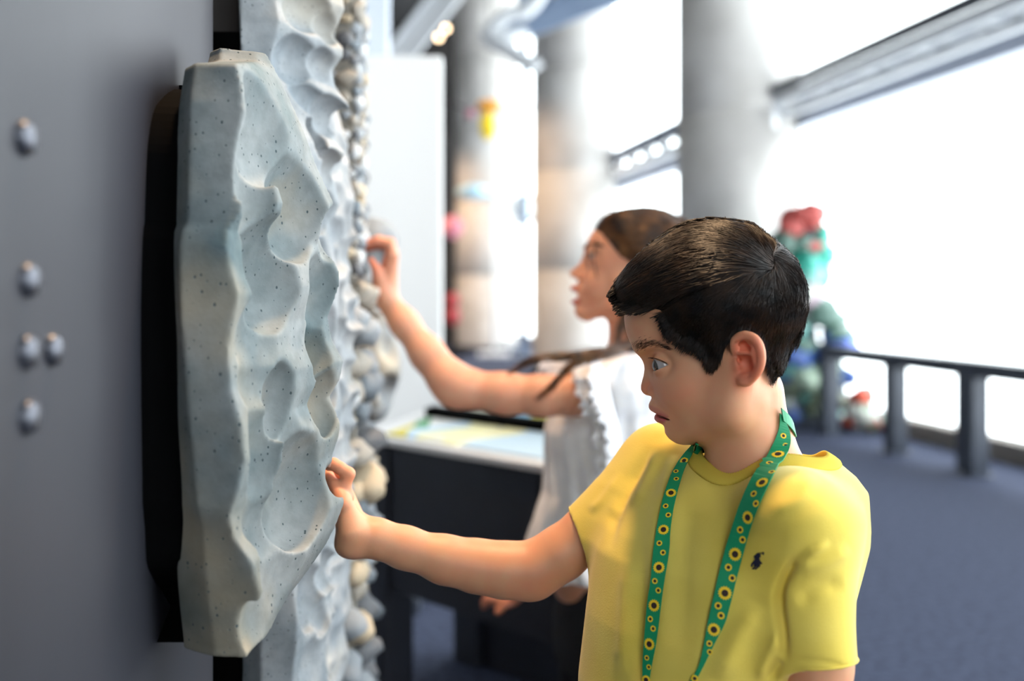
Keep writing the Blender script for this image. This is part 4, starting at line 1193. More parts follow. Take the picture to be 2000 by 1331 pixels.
# ---- hidden trunk, left arm, hands and lower legs (coarse)
bd = Vol((.03, .78, .0), (.37, 1.24, 1.06), .006)
TR2 = [(a, b, c, d * .86, e * .86) for a, b, c, d, e in TOR if a < 1.0]
bd.add(lofted(TR2, nrm, lat), .02)
chain(bd, [(P(1525, 1000, .95), .028), (P(1562, 1015, .905), .034), (P(1598, 1290, .885), .0265), (P(1600, 1420, .88), .026), (P(1560, 1560, .84), .026), (P(1545, 1620, .83), .024)], .02)
chain(bd, [(P(1542, 1640, .83), .026), (P(1530, 1700, .83), .022)], .01)
for k in range(4): chain(bd, [(P(1520 + k * 8, 1700, .80 + k * .018), .0085), (P(1508 + k * 6, 1760, .80 + k * .018), .008), (P(1500 + k * 6, 1790, .805 + k * .018), .007)], .004)
chain(bd, [(P(1520, 1660, .81), .010), (P(1495, 1700, .80), .008)], .004)
chain(bd, [(P(1400, 985, 1.05), .028), (P(1300, 930, 1.09), .034), (P(1250, 960, 1.10), .029)], .02)
for s in (1, -1):
    h0 = np.array([.19, 1.0, .58]) + lat * .062 * s
    chain(bd, [(h0, .062), (h0 + nrm * .01 + np.array([0, 0, -.25]), .045), (h0 + np.array([0, 0, -.52]), .028)], .02)
bdV, bdQ = bd.mesh(1)

V, Q = join_parts([(FB.W(headV), headQ), (armV, armQ), (bdV, bdQ)])
M['skin_boy'] = skin_mat('skin_boy', (216, 160, 122), (186, 98, 96), (222, 126, 96))
body = mesh('body', V, Q, M['skin_boy'], boy)
lipw = np.zeros(len(V)); fl = np.zeros(len(V))
hx_, hy_ = FB.pix(headV); nh = len(headV)
def gs(px, py, rx, ry, pw=2): return np.exp(-(np.abs((hx_ - px) / rx) ** pw + np.abs((hy_ - py) / ry) ** pw))
dcen = np.abs(headV[:, 1]) / u
def inpx(poly, soft=2.0): return np.clip(.5 - poly_sdf(hx_, hy_, poly) / (2 * soft), 0, 1)
lipw[:nh] = np.clip(.5 * inpx([(1255, 792), (1268, 791), (1284, 798), (1304, 811), (1290, 811), (1260, 806)]) + inpx([(1262, 806), (1290, 809), (1306, 814), (1298, 826), (1284, 831), (1262, 828)]), 0, 1) * (dcen < 60)
fl[:nh] = np.clip(.30 * gs(1330, 765, 40, 30) + .95 * gs(1462, 705, 34, 56, 4) * (dcen > 104) + .5 * gs(1262, 758, 18, 14), 0, .95)
ax_, ay_ = 1000 + F * armV[:, 0] / armV[:, 1], HOR - F * (armV[:, 2] - CAMH) / armV[:, 1]
fl[nh:nh + len(armV)] = .45 * np.exp(-((ax_ - 655) / 40) ** 2 - ((ay_ - 930) / 70) ** 2) + .2 * np.exp(-((ax_ - 1040) / 40) ** 2 - ((ay_ - 1140) / 40) ** 2)
add_attr(body, 'lip', lipw); add_attr(body, 'flush', fl)
nm_ = mat('nail', (222, 176, 156), .3)
blob('fingernail', P(643, 906, 1.081), (.0028, .0022, .0045), nm_, body, 1, 0, 2)

# ---- eyes
def eye_mat(name, iris, fwd):
    m = mat(name, (226, 222, 218), .12); t = NT(m)
    geo = t.n('ShaderNodeTexCoord'); dt = t.n('ShaderNodeVectorMath', operation='DOT_PRODUCT'); nv = t.n('ShaderNodeVectorMath', operation='NORMALIZE')
    t.l(geo.outputs['Object'], nv.inputs[0]); t.l(nv.outputs[0], dt.inputs[0]); dt.inputs[1].default_value = tuple(fwd)
    t.l(t.ramp(dt.outputs['Value'], [(.0, s2l((150, 138, 134))), (.77, s2l((172, 164, 162))), (.80, s2l((30, 20, 16))), (.86, s2l(iris)), (.945, s2l(iris)), (.955, (.004, .004, .004, 1))]), t.b.inputs['Base Color'])
    t.b.inputs['Coat Weight'].default_value = .35; t.b.inputs['Coat Roughness'].default_value = .05
    return m
gz = FB.ex * -.88 + FB.ey * -.42 + np.array([0, 0, -.20]); gz /= np.linalg.norm(gz)
EM = eye_mat('eye_brown', (44, 30, 24), gz)
for s in (1, -1):
    bm = bmesh.new(); bmesh.ops.create_uvsphere(bm, u_segments=40, v_segments=24, radius=21.5 * u)
    me = bpy.data.meshes.new('eye'); bm.to_mesh(me); bm.free(); me.materials.append(EM)
    for p in me.polygons: p.use_smooth = True
    o = link('eye', me, boy); o.location = Vector(FB.W(EYE[s])) - Vector(boy.location)

# ---- hair
OUTL = [(1195, 580), (1196, 568), (1205, 543), (1225, 517), (1262, 484), (1276, 470), (1300, 450), (1340, 432), (1383, 424), (1430, 427), (1470, 434), (1502, 458), (1524, 475), (1555, 507), (1574, 545), (1583, 580), (1580, 620), (1568, 662), (1551, 704), (1538, 730), (1524, 752), (1508, 745), (1496, 720), (1490, 690), (1480, 664), (1462, 654), (1442, 654), (1428, 676), (1422, 696), (1408, 714), (1392, 728), (1381, 722), (1374, 706), (1362, 692), (1345, 688), (1332, 688), (1318, 668), (1303, 668), (1292, 640), (1285, 622), (1258, 614), (1226, 612), (1212, 616), (1204, 604)]
HAIRP = [(1170, 600), (1150, 480), (1250, 360), (1400, 340), (1560, 380), (1660, 520), (1650, 640), (1575, 700), (1535, 735), (1522, 748), (1511, 738), (1500, 715), (1493, 690), (1484, 664), (1466, 650), (1446, 648), (1432, 655), (1425, 672), (1420, 690), (1408, 706), (1392, 718), (1383, 714), (1376, 700), (1366, 682), (1350, 668), (1330, 664), (1310, 650), (1296, 632), (1288, 616), (1258, 610), (1222, 604)]
loc2 = np.array([FB.L(a, b, 60) for a, b in HAIRP])[:, [0, 2]]
hv = Vol((FB.L(1175, 700)[0], -.100, FB.L(1400, 765)[2]), (FB.L(1605, 700)[0], .100, FB.L(1400, 408)[2]), .002)
hv.add(E(1405, 583, 0, 153, 133, 134), .01)
hv.add(E(1338, 622, 0, 118, 108, 102), .012)
hv.add(E(1400, 680, 0, 112, 90, 112), .012)
hv.add(rcone(L(1462, 740, 0), L(1470, 820, 0), 64 * u, 66 * u), .03)
x = hv.ax[0][:, None]; z = hv.ax[2][None, :]
pd = -poly_sdf(x.astype(float), z.astype(float), loc2) / u            # pixels inside the hairline
inf = np.clip(.30 * pd, -60, 15) - 1.0
hv.f -= (inf * u)[:, None, :].astype(np.float32)
hv.add(E(1307, 548, 6, 92, 84, 98), .010)
hv.add(E(1400, 522, 6, 122, 88, 108), .010)
hv.add(E(1243, 568, 6, 44, 30, 74), .014)
hv.f = np.maximum(hv.f, (-(pd - 10.0) * u)[:, None, :].astype(np.float32))
clip_profile(FB, hv, OUTL, .006)
hcV, hcQ = hv.mesh(2)
M['hair_boy'] = mat('hair_black_brown', (24, 18, 16), .45, 0, .4)
t = NT(M['hair_boy']); v = t.obj()
t.l(t.ramp(t.noise(v, 60., 2.), [(.35, s2l((13, 10, 10))), (.7, s2l((50, 34, 24)))]), t.b.inputs['Base Color'])
M['brow'] = mat('brow_hair', (62, 44, 36), .6, 0, .2)
M['hair_cap'] = mat('scalp_hair', (18, 14, 13), .9, 0, .1)
hair = empty('hair', (0, 0, 0), None, None); hair.parent = None
bpy.data.objects.remove(hair)
yf = hv.front()
STR = [[(1505, 505), (1440, 460), (1360, 448), (1290, 475), (1225, 530)], [(1500, 520), (1420, 490), (1330, 500), (1250, 540), (1196, 578)], [(1490, 530), (1400, 525), (1310, 552), (1245, 588), (1210, 604)], [(1440, 545), (1350, 570), (1290, 596), (1250, 610)],
       [(1425, 550), (1352, 592), (1312, 632), (1292, 660)], [(1450, 550), (1392, 602), (1356, 650), (1336, 684)], [(1472, 545), (1432, 602), (1402, 660), (1386, 714)], [(1500, 540), (1482, 600), (1458, 652)], [(1520, 530), (1532, 600), (1517, 670), (1506, 722)], [(1525, 512), (1562, 560), (1560, 630), (1530, 735)], [(1515, 500), (1550, 520), (1576, 570), (1566, 640)],
       [(1505, 495), (1470, 445), (1420, 433)], [(1300, 455), (1250, 495), (1205, 550)]]
ff = flow_field(STR)
TOP = [(1200, 585), (1200, 560), (1235, 505), (1290, 452), (1380, 424), (1470, 432), (1520, 480), (1500, 530), (1420, 545), (1330, 575), (1280, 604), (1225, 606)]
SIDE = [(1510, 460), (1490, 520), (1430, 545), (1345, 580), (1290, 612), (1300, 640), (1335, 660), (1360, 668), (1380, 700), (1395, 705), (1415, 680), (1432, 650), (1480, 655), (1500, 700), (1520, 735), (1560, 670), (1584, 590), (1560, 505)]
GA = (FB, hv, yf, ff)
sets = [(grow(*GA, 7000, TOP, 95, 12, .0050, 1, .16, outline=OUTL), .00032), (grow(*GA, 11000, SIDE, 40, 6, .0026, 2, .24, outline=OUTL), .00026), (grow(*GA, 90, [(1290, 480), (1380, 440), (1480, 445), (1510, 500), (1400, 520)], 60, 12, .008, 3, .35, wave=.05), .0002),
        (grow(*GA, 1000, [(1290, 610), (1310, 640), (1350, 665), (1378, 705), (1395, 712), (1420, 680), (1400, 640), (1340, 610)], 40, 7, .0012, 4, .2, outline=OUTL), .0003), (grow(*GA, 600, [(1500, 700), (1522, 735), (1545, 690), (1520, 680)], 34, 7, .001, 5, .2), .00028)]
hp = []
for pth, r0 in sets:
    taper = np.concatenate([np.full(pth.shape[1] - 3, 1.), [.8, .5, .12]]) * r0
    a, b = strands(pth, taper); hp.append((FB.W(a), b))
    if len(pth) > 2000:                                        # the far side of the head
        mir = pth[::2].copy(); mir[..., 1] *= -1; a, b = strands(mir, taper * 1.3); hp.append((FB.W(a), b))
hV, hQ = join_parts(hp)
hq_ = mesh('hair', np.vstack([FB.W(hcV), hV]), np.vstack([hcQ, hQ + len(hcV)]), None, boy, True, [M['hair_cap'], M['hair_boy']], [0] * len(hcQ) + [1] * len(hQ))

# ---- eyebrow and lashes on the face surface
def face_strands(pts2, dirs, length, r0, lift=.0004, steps=5):
    path = np.stack([pts2 + dirs * length * k / (steps - 1) for k in range(steps)], 1)
    dep = np.full(path.shape[:2], 60.)
    for _ in range(3):
        D = np.stack([(path[..., 0] - 1000) / F, np.ones(path.shape[:2]), -(path[..., 1] - HOR) / F], -1) @ FB.B.T
        tt = (-dep * u - FB.O[1]) / D[..., 1]; loc = FB.O + tt[..., None] * D
        y = hm_lookup(hd, face_y, loc[..., 0], loc[..., 2]); dep = np.where(np.isnan(y), dep, -y / u)
    ok = ~np.isnan(y).any(1); loc[..., 1] = y - lift
    return strands(loc[ok], np.array([1, 1, .9, .6, .2]) * r0)
r = np.random.default_rng(5)
tq = r.uniform(0, 1, 430); arc = spline([(1240, 681), (1255, 673), (1272, 670), (1292, 675), (1304, 682)], 100)
bp_ = arc[(tq * 99).astype(int)] + r.normal(0, 1, (430, 2)) * np.array([1.5, 1.0]) * (np.interp(tq, [0, .3, 1], [4.4, 4.6, 1.6]))[:, None]
dr = np.stack([np.interp(tq, [0, 1], [.5, .95]), np.interp(tq, [0, .4, 1], [-.85, -.3, .3])], 1) + r.normal(0, .12, (430, 2))
a, b = face_strands(bp_, dr, 7.0, .00010)
mir = a.copy(); mir[:, 1] *= -1
mesh('eyebrow', FB.W(a), b, M['brow'], boy); mesh('eyebrow', FB.W(mir), b, M['brow'], boy)
# lashes: short dark fringe along the upper lid rim
for s in (1, -1):
    ls = []
    for i in range(46):
        f_ = i / 45.; a0 = L(1273 + 30 * f_, 700.5 + 9.5 * f_, (58 + 20 * f_) * s)
        dirv = (a0 - EYE[s]); dirv /= np.linalg.norm(dirv)
        base = EYE[s] + dirv * 23.6 * u
        pts = [base + (dirv * t_ * 6 * u + np.array([-.6, 0, -.35]) * u * 6 * t_ * t_) for t_ in np.linspace(0, 1, 5)]
        ls.append(pts)
    a, b = strands(np.array(ls), np.array([1, .9, .7, .5, .2]) * .00022)
    mesh('eyelash', FB.W(a), b, M['hair_boy'], boy)

# ---- trousers and shoes (below the frame)
tr_ = Vol((.03, .80, .04), (.36, 1.20, .68), .006)
tr_.add(lofted([(.50, .188, 1.0, .125, .098), (.60, .188, 1.0, .128, .100), (.66, .188, 1.0, .122, .098)], nrm, lat), .02)
for s in (1, -1):
    h0 = np.array([.188, 1.0, .54]) + lat * .062 * s
    chain(tr_, [(h0, .072), (h0 + np.array([0, 0, -.24]), .058), (h0 + np.array([0, 0, -.46]), .048)], .02)
V, Q = tr_.mesh(2); mesh('trousers', V, Q, noisy('navy_cotton', (30, 36, 52), (38, 46, 64), 60., .85), boy)
shoem = mat('white_rubber', (214, 214, 210), .6); shoeb = mat('grey_canvas', (96, 100, 108), .8)
for s in (1, -1):
    c = np.array([.188, 1.0, .0]) + lat * .062 * s
    v_ = Vol(c + np.array([-.16, -.16, -.002]), c + np.array([.12, .12, .11]), .004)
    v_.add(rcone(c + np.array([0, 0, .04]), c + nrm * .10 + np.array([0, 0, .032]), .038, .032), .01); v_.add(rcone(c + np.array([0, 0, .04]), c + np.array([0, 0, .085]), .038, .036), .02)
    v_.f = np.maximum(v_.f, (.012 - v_.ax[2])[None, None, :].astype(np.float32))
    V, Q = v_.mesh(1); sh = mesh('shoe', V, Q, shoeb, boy)
    pts = []; n = 28
    for i in range(n):
        a = 2 * math.pi * i / n; f_ = .052 + .048 * math.cos(a); pts.append(c + nrm * (.048 + .092 * math.cos(a)) + np.array([-nrm[1], nrm[0], 0]) * .037 * math.sin(a))
    V = [p + np.array([0, 0, 0]) for p in pts] + [p + np.array([0, 0, .014]) for p in pts]
    Fc = [(i, (i + 1) % n, n + (i + 1) % n, n + i) for i in range(n)] + [tuple(range(n - 1, -1, -1)), tuple(range(n, 2 * n))]
    mesh('sole', V, Fc, shoem, boy, False)

# ---- shirt emblem: rider with a mallet on a horse, embroidered in navy
CAMV = Vector((0, 0, CAMH))
def on_shirt(px, py, lift=.0008):
    d = (Vector(P(px, py, 1.0)) - CAMV).normalized()
    h_, nn, _, _ = sh_bvh.ray_cast(CAMV, d)
    if h_ is None: return None, None
    if nn.dot(d) > 0: nn = -nn
    return h_ + nn * lift, nn
def em(cx, cy): return (1440 + cx / 14.79, 1050 + cy / 14.79)
EMB = [[(600, 452), (745, 455), (748, 428), (775, 428), (775, 505), (752, 505), (745, 478), (660, 486), (676, 545), (668, 580), (645, 590), (650, 640), (662, 680), (712, 730), (722, 775), (700, 778), (668, 735), (655, 740), (672, 790), (655, 850), (590, 890), (540, 935), (515, 932), (530, 895), (580, 840), (560, 830), (520, 870), (480, 930), (445, 925), (450, 900), (505, 850), (490, 800), (500, 760), (470, 775), (445, 810), (445, 858), (418, 850), (408, 815), (425, 760), (470, 705), (515, 660), (525, 620), (505, 610), (510, 580), (492, 555), (505, 535), (540, 520), (570, 480)]]
navy = mat('navy_thread', (22, 24, 48), .7)
for pl in EMB:
    bm = bmesh.new(); top = []
    pts = [on_shirt(*em(*c), .0011)[0] for c in pl]
    vs = [bm.verts.new(p) for p in pts]; fc = bm.faces.new(vs)
    bmesh.ops.triangulate(bm, faces=[fc]); bmesh.ops.recalc_face_normals(bm, faces=bm.faces)
    r_ = bmesh.ops.extrude_face_region(bm, geom=list(bm.faces)); nn = on_shirt(1480, 1097)[1]
    for v_ in [g_ for g_ in r_['geom'] if isinstance(g_, bmesh.types.BMVert)]: v_.co -= nn * .0022
    bmesh.ops.recalc_face_normals(bm, faces=bm.faces)
    tag(bm_obj('emblem', bm, navy, shirt), 'small navy embroidered rider emblem')

# ---- lanyard: green ribbon with sunflowers
M['ribbon'] = mat('green_ribbon', (10, 140, 92), .5, 0, .4); t = NT(M['ribbon']); v = t.obj()
t.bump(t.noise(v, 1400., 2.), .2, .0005)
petal = mat('sunflower_yellow', (246, 206, 40), .55); seedm = mat('sunflower_brown', (44, 24, 20), .6)
lan = empty('lanyard', (NC[0], 1.0, 0), 'green sunflower print ribbon lanyard hung around the child\'s neck', 'lanyard')
nk = BVHTree.FromPolygons([tuple(p) for p in FB.W(headV)], [tuple(q) for q in headQ.tolist()])
cl_bvh = BVHTree.FromPolygons([tuple(p) for p in col_V], col_F)
def surf(px, py, lift):
    d = (Vector(P(px, py, 1.0)) - CAMV).normalized(); best = None
    for tree in (sh_bvh, nk, cl_bvh):
        h_, nn, _, dist = tree.ray_cast(CAMV, d)
        if h_ is not None and (best is None or dist < best[2]): best = (h_, nn, dist)
    if best is None: return None
    h_, nn, _ = best
    if nn.dot(d) > 0: nn = -nn
    return h_ + nn * lift
def ribbon(name, left, right, n=90, lift=.0022):
    lp = spline(left, n); rp = spline(right, n); rows = []
    for i in range(n):
        a = surf(*lp[i], lift); b = surf(*rp[i], lift)
        rows.append([a, b])
    # smooth the depth along the ribbon so it hangs clear of small folds
    A = np.array([[list(x_) if x_ else [np.nan] * 3 for x_ in r_] for r_ in rows])
    for s in range(2):
        for c in range(3):
            col = A[:, s, c]; bad = np.isnan(col); col[bad] = np.interp(np.flatnonzero(bad), np.flatnonzero(~bad), col[~bad])
    dist = np.linalg.norm(A - np.array(CAMV), axis=2); dirs = (A - np.array(CAMV)) / dist[..., None]
    sm = dist.copy()
    for _ in range(30):
        pz = np.pad(sm, ((1, 1), (0, 0)), mode='edge'); avg = (pz[:-2] + pz[1:-1] + pz[2:]) / 3; sm = np.minimum(avg, dist)
    sm = sm * .5 + np.minimum(sm, sm[:, ::-1]) * .5
    A = np.array(CAMV) + dirs * sm[..., None]
    nrm_ = np.cross(A[:, 1] - A[:, 0], np.gradient(A.mean(1), axis=0)); nrm_ /= np.linalg.norm(nrm_, axis=1)[:, None]
    nrm_ *= np.where((nrm_ * dirs.mean(1)).sum(1) > 0, -1, 1)[:, None]
    bk = A - nrm_[:, None, :] * .0012
    V = np.concatenate([A[:, 0], A[:, 1], bk[:, 1], bk[:, 0]]); Fc = []
    for i in range(n - 1):
        for s in range(4): a = s * n + i; b = ((s + 1) % 4) * n + i; Fc.append((a, b, b + 1, a + 1))
    Fc.append((0, n, 2 * n, 3 * n)); Fc.append((n - 1, 4 * n - 1, 3 * n - 1, 2 * n - 1))
    o = mesh(name, V, Fc, M['ribbon'], lan, False)
    bm = bmesh.new(); bm.from_mesh(o.data); bmesh.ops.recalc_face_normals(bm, faces=bm.faces); bm.to_mesh(o.data); bm.free()
    return o, lp, rp, A, nrm_
def zc(cx, cy): return (1080 + cx / 2.506, 800 + cy / 2.506)
LA = [zc(*p) for p in [(700, 160), (672, 190), (610, 270), (570, 350), (535, 470), (512, 580), (495, 700), (485, 830), (470, 950), (455, 1130), (447, 1250), (445, 1335), (444, 1450), (470, 1800)]]
LB = [zc(*p) for p in [(714, 166), (696, 200), (655, 280), (628, 360), (598, 470), (580, 580), (572, 700), (552, 830), (535, 950), (512, 1130), (490, 1250), (478, 1335), (476, 1450), (500, 1800)]]
RA_ = [zc(*p) for p in [(1105, 20), (1098, 100), (1062, 190), (1020, 270), (975, 350), (930, 450), (890, 560), (850, 680), (815, 810), (785, 940), (760, 1050), (742, 1150), (715, 1260), (672, 1335), (610, 1450), (505, 1800)]]
RB_ = [zc(*p) for p in [(1112, 30), (1150, 110), (1150, 190), (1105, 280), (1062, 370), (1015, 470), (975, 580), (940, 700), (905, 820), (872, 950), (845, 1050), (800, 1140), (750, 1240), (700, 1335), (645, 1450), (535, 1800)]]
def flower_mesh(big):
    bm = bmesh.new(); n = 16 if big else 12; ring_ = []
    for i in range(n * 2):
        a = math.pi * i / n; rr_ = 1.0 if i % 2 else .80
        ring_.append(bm.verts.new((rr_ * math.cos(a), rr_ * math.sin(a), 0.0)))
    c = bm.verts.new((0, 0, .12)); 
    for i in range(n * 2): bm.faces.new((c, ring_[i], ring_[(i + 1) % (2 * n)]))
    k = []
    for i in range(14): a = 2 * math.pi * i / 14; k.append(bm.verts.new((.46 * math.cos(a), .46 * math.sin(a), .16)))
    k2 = [bm.verts.new((v_.co.x * 1.08, v_.co.y * 1.08, .0)) for v_ in k]
    f_ = bm.faces.new(k); f_.material_index = 1
    for i in range(14): q = bm.faces.new((k[i], k2[i], k2[(i + 1) % 14], k[(i + 1) % 14])); q.material_index = 1
    me = bpy.data.meshes.new('sunflower'); bm.to_mesh(me); bm.free(); me.materials.append(petal); me.materials.append(seedm); return me
FM = {True: flower_mesh(True), False: flower_mesh(False)}
def flowers(rb, lst):
    o, lp, rp, A, nr = rb
    mid = (lp + rp) / 2
    for (cx, cy, rpx, big) in lst:
        px, py = zc(cx, cy)
        i = int(np.argmin((mid[:, 1] - py) ** 2 + (mid[:, 0] - px) ** 2))
        # plane of the ribbon there
        n_ = nr[i]; p0 = A[i].mean(0); d = P(px, py, 1.0) - np.array(CAMV); d /= np.linalg.norm(d)
        tt = ((p0 - np.array(CAMV)) @ n_) / (d @ n_); p = np.array(CAMV) + d * tt + n_ * .0003
        wv_ = A[i, 1] - A[i, 0]; wv_ /= np.linalg.norm(wv_); up_ = np.cross(n_, wv_)
        R = rpx / 2.506 * tt / F
        fo = bpy.data.objects.new('sunflower', FM[big]); COL.objects.link(fo); fo.parent = lan
        Mx = Matrix(((wv_[0], up_[0], n_[0]), (wv_[1], up_[1], n_[1]), (wv_[2], up_[2], n_[2]))).to_4x4()
        fo.matrix_local = Matrix.Translation(Vector(p) - Vector(lan.location)) @ Mx @ Matrix.Diagonal((R, R, R * .35, 1))
rb1 = ribbon('ribbon', LA, LB); rb2 = ribbon('ribbon', RA_, RB_)
flowers(rb1, [(642, 252, 22, 1), (602, 304, 14, 0), (604, 341, 14, 0), (578, 410, 27, 1), (552, 474, 15, 0), (565, 518, 15, 0), (541, 590, 28, 1), (521, 656, 15, 0), (539, 702, 15, 0), (519, 775, 29, 1), (499, 841, 15, 0), (516, 887, 15, 0), (495, 961, 29, 1), (477, 1027, 15, 0), (491, 1074, 15, 0), (472, 1150, 28, 1), (460, 1217, 13, 0), (470, 1262, 13, 0), (456, 1325, 22, 1)])
flowers(rb2, [(1128, 130, 15, 0), (1139, 178, 15, 0), (1102, 220, 32, 1), (1060, 262, 18, 0), (1072, 307, 18, 0), (1024, 359, 33, 1), (983, 414, 18, 0), (994, 462, 18, 0), (954, 530, 32, 1), (917, 590, 18, 0), (929, 639, 18, 0), (892, 710, 32, 1), (859, 774, 18, 0), (878, 827, 18, 0), (842, 900, 33, 1), (809, 962, 18, 0), (823, 1010, 18, 0), (788, 1079, 31, 1), (766, 1147, 15, 0), (768, 1188, 14, 0), (694, 1318, 18, 1)])
# the loop behind the neck, and the metal clip at the lower end
ca = P(1466, 862, 1.0); p0 = rb1[3][0].mean(0); p1 = rb2[3][0].mean(0)
a0 = math.atan2(p0[1] - ca[1], p0[0] - ca[0]); a1 = math.atan2(p1[1] - ca[1], p1[0] - ca[0])
if a0 < a1: a0 += 2 * math.pi
r0_, r1_ = np.linalg.norm((p0 - ca)[:2]), np.linalg.norm((p1 - ca)[:2]); V = []; n = 40
for i in range(n):
    f_ = i / (n - 1); th = a0 + (a1 - a0) * f_; bul = math.sin(math.pi * f_)
    rr_ = (r0_ + (r1_ - r0_) * f_) * (1 - bul) + .0350 * bul; z = p0[2] + (p1[2] - p0[2]) * f_ - .013 * min(1., bul * 2.5)
    d_ = np.array([math.cos(th), math.sin(th), 0]); c = np.array([ca[0], ca[1], z]) + d_ * rr_; hw = .006 + .002 * bul
    V += [c + np.array([0, 0, hw]) + d_ * -.001, c + np.array([0, 0, hw]) + d_ * .0005, c + np.array([0, 0, -hw]) + d_ * .0035, c + np.array([0, 0, -hw]) + d_ * .002]
Fc = [(i * 4 + j, i * 4 + (j + 1) % 4, i * 4 + 4 + (j + 1) % 4, i * 4 + 4 + j) for i in range(n - 1) for j in range(4)]
mesh('neck_ribbon', V, Fc, M['ribbon'], lan, False)
ce = (rb1[3][-1].mean(0) + rb2[3][-1].mean(0)) / 2; nn = rb1[4][-1]
th = np.linspace(0, 2 * math.pi, 24)
tube('clip_ring', [ce + nn * .004 + np.array([0, 0, -.010]) + np.array([math.cos(a) * .008 * .7, -math.cos(a) * .008 * .7, math.sin(a) * .010]) for a in th], .0012, M['bolt'], lan, 8)

# ================================================================== THE GIRL
FG = Frame(1250, 1.95); ug = FG.u
def G(px, py, d=0.0): return FG.L(px, py, d)
def EG(px, py, d, rx, rz, rd, R=None): return ell(G(px, py, d), (rx * ug, rd * ug, rz * ug), R)
gh = Vol((G(1098, 550)[0], -.095, G(1250, 745)[2]), (G(1375, 550)[0], .095, G(1250, 395)[2]), .0021)
gh.add(EG(1252, 508, 0, 100, 94, 70), .01)
gh.add(EG(1212, 490, 0, 66, 62, 58), .02)
gh.add(EG(1208, 540, 0, 58, 66, 55), .02)
gh.add(EG(1190, 572, 0, 44, 44, 42), .02)
for s in (1, -1):
    gh.add(EG(1170, 556, 28 * s, 28, 30, 22), .015)
    gh.add(rcone(G(1148, 610, 8 * s), G(1206, 598, 42 * s), 15 * ug, 18 * ug), .015)
    gh.add(rcone(G(1206, 598, 42 * s), G(1216, 550, 48 * s), 18 * ug, 18 * ug), .015)
    gh.add(EG(1156, 484, 18 * s, 17, 8, 18), .008)
gh.add(EG(1142, 608, 0, 20, 19, 18), .012)
gh.add(EG(1150, 574, 0, 28, 28, 26), .012)
gh.add(rcone(G(1150, 498), G(1130, 526), 10 * ug, 8.5 * ug), .008)
gh.add(rcone(G(1130, 526), G(1121, 534), 8.5 * ug, 8.5 * ug), .006)
for s in (1, -1):
    gh.add(EG(1130, 541, 9 * s, 8, 7, 6), .005); gh.sub(EG(1124, 545, 5 * s, 4, 3, 3), .003)
    gh.sub(EG(1145, 500, 30 * s, 12, 9, 12), .008); gh.sub(EG(1152, 501, 44 * s, 17, 11, 16), .008)
gh.add(EG(1148, 540, 0, 20, 24, 16), .008)
gh.add(EG(1125, 563, 0, 12, 6.5, 15), .005); gh.add(EG(1127, 590, 0, 12, 6.5, 14), .005)
gh.sub(EG(1120, 577, 0, 16, 6.0, 15), .004)
clip_profile(FG, gh, [(1600, 360), (1150, 360), (1151, 435), (1146, 454), (1141, 470), (1137, 487), (1139, 498), (1136, 508), (1130, 518), (1120, 526), (1112, 532), (1112, 538), (1116, 543), (1121, 549), (1119, 555), (1112, 560), (1113, 566), (1121, 571), (1128, 576), (1127, 581), (1118, 585), (1114, 590), (1117, 597), (1119, 604), (1123, 614), (1133, 625), (1148, 630), (1180, 631), (1180, 800), (1600, 800)], .003)
GE = {}
for s in (1, -1):
    c = G(1161, 501, 31 * s); GE[s] = c; r = 11.8 * ug
    gh.add(ell(c, r + 2.2 * ug), .004)
    lid_slot(gh, c, G(1144, 493, 38 * s), G(1168, 498, 38 * s), G(1149, 508, 38 * s), r)
    Rt = rotm('Z', 20 * s); ce = G(1248, 535, 0) + np.array([0, -s * .066, 0])
    gh.add(ell(ce, (.014, .007, .026), Rt), .004); gh.sub(ell(ce + np.array([-.003, -s * .008, .0]), (.007, .006, .014), Rt), .003)
gh.add(rcone(G(1222, 600), G(1226, 690), 36 * ug, 36 * ug), .02)
gh.add(rcone(G(1226, 690), G(1226, 740), 36 * ug, 46 * ug), .02)
ghV, ghQ = gh.mesh(1)

gn_ = np.array([-.985, -.17, 0]); gl_ = np.array([-.17, .985, 0])
def grow_row(px, py, wl, wn_, z=1.95): p = P(px, py, z); return (p[2], p[0], p[1], wl, wn_)
GT = [grow_row(1226, 676, .045, .040), grow_row(1224, 694, .085, .052), grow_row(1220, 715, .118, .066), grow_row(1208, 750, .134, .086), grow_row(1186, 800, .132, .106), grow_row(1178, 840, .130, .113), grow_row(1178, 900, .124, .110), grow_row(1178, 960, .124, .112), grow_row(1174, 1030, .138, .132), grow_row(1170, 1105, .148, .142)]
bl = Vol((P(1010, 0, 1.95)[0], 1.72, .66), (P(1350, 0, 1.95)[0], 2.16, 1.13), .004)
bl.add(lofted(GT, gn_, gl_), .01)
SHO = P(1168, 762, 1.83)
bl.add(ell(P(1190, 755, 1.85), (.058, .050, .052)), .04)
bl.add(ell(P(1190, 750, 2.06), (.055, .050, .050)), .04)
bl.sub(ell(P(1112, 772, 1.815), (.050, .05, .050)), .008)
bl.sub(rcone(P(1222, 700, 1.95), P(1222, 600, 1.95), .056, .075), .01)
bl.sub(lofted([(z, x, y, a - .012, b - .012) for z, x, y, a, b in GT[-2:]] + [(.60, GT[-1][1], GT[-1][2], .14, .13)], gn_, gl_), .004)
blV, blQ = bl.mesh(2)
bN = vnormals(blV, blQ)
ang_ = np.arctan2(blV[:, 1] - 1.95, blV[:, 0] - P(1178, 0, 1.95)[0])
amp = np.interp(blV[:, 2], [.68, .85, 1.0, 1.1], [.012, .006, .003, .001])
fold = np.sin(ang_ * 13 + 6 * np.sin(blV[:, 2] * 9)) * .6 + np.sin(ang_ * 23 + blV[:, 2] * 30) * .35
blV = blV + bN * (amp * fold)[:, None] * np.array([1, 1, .2])
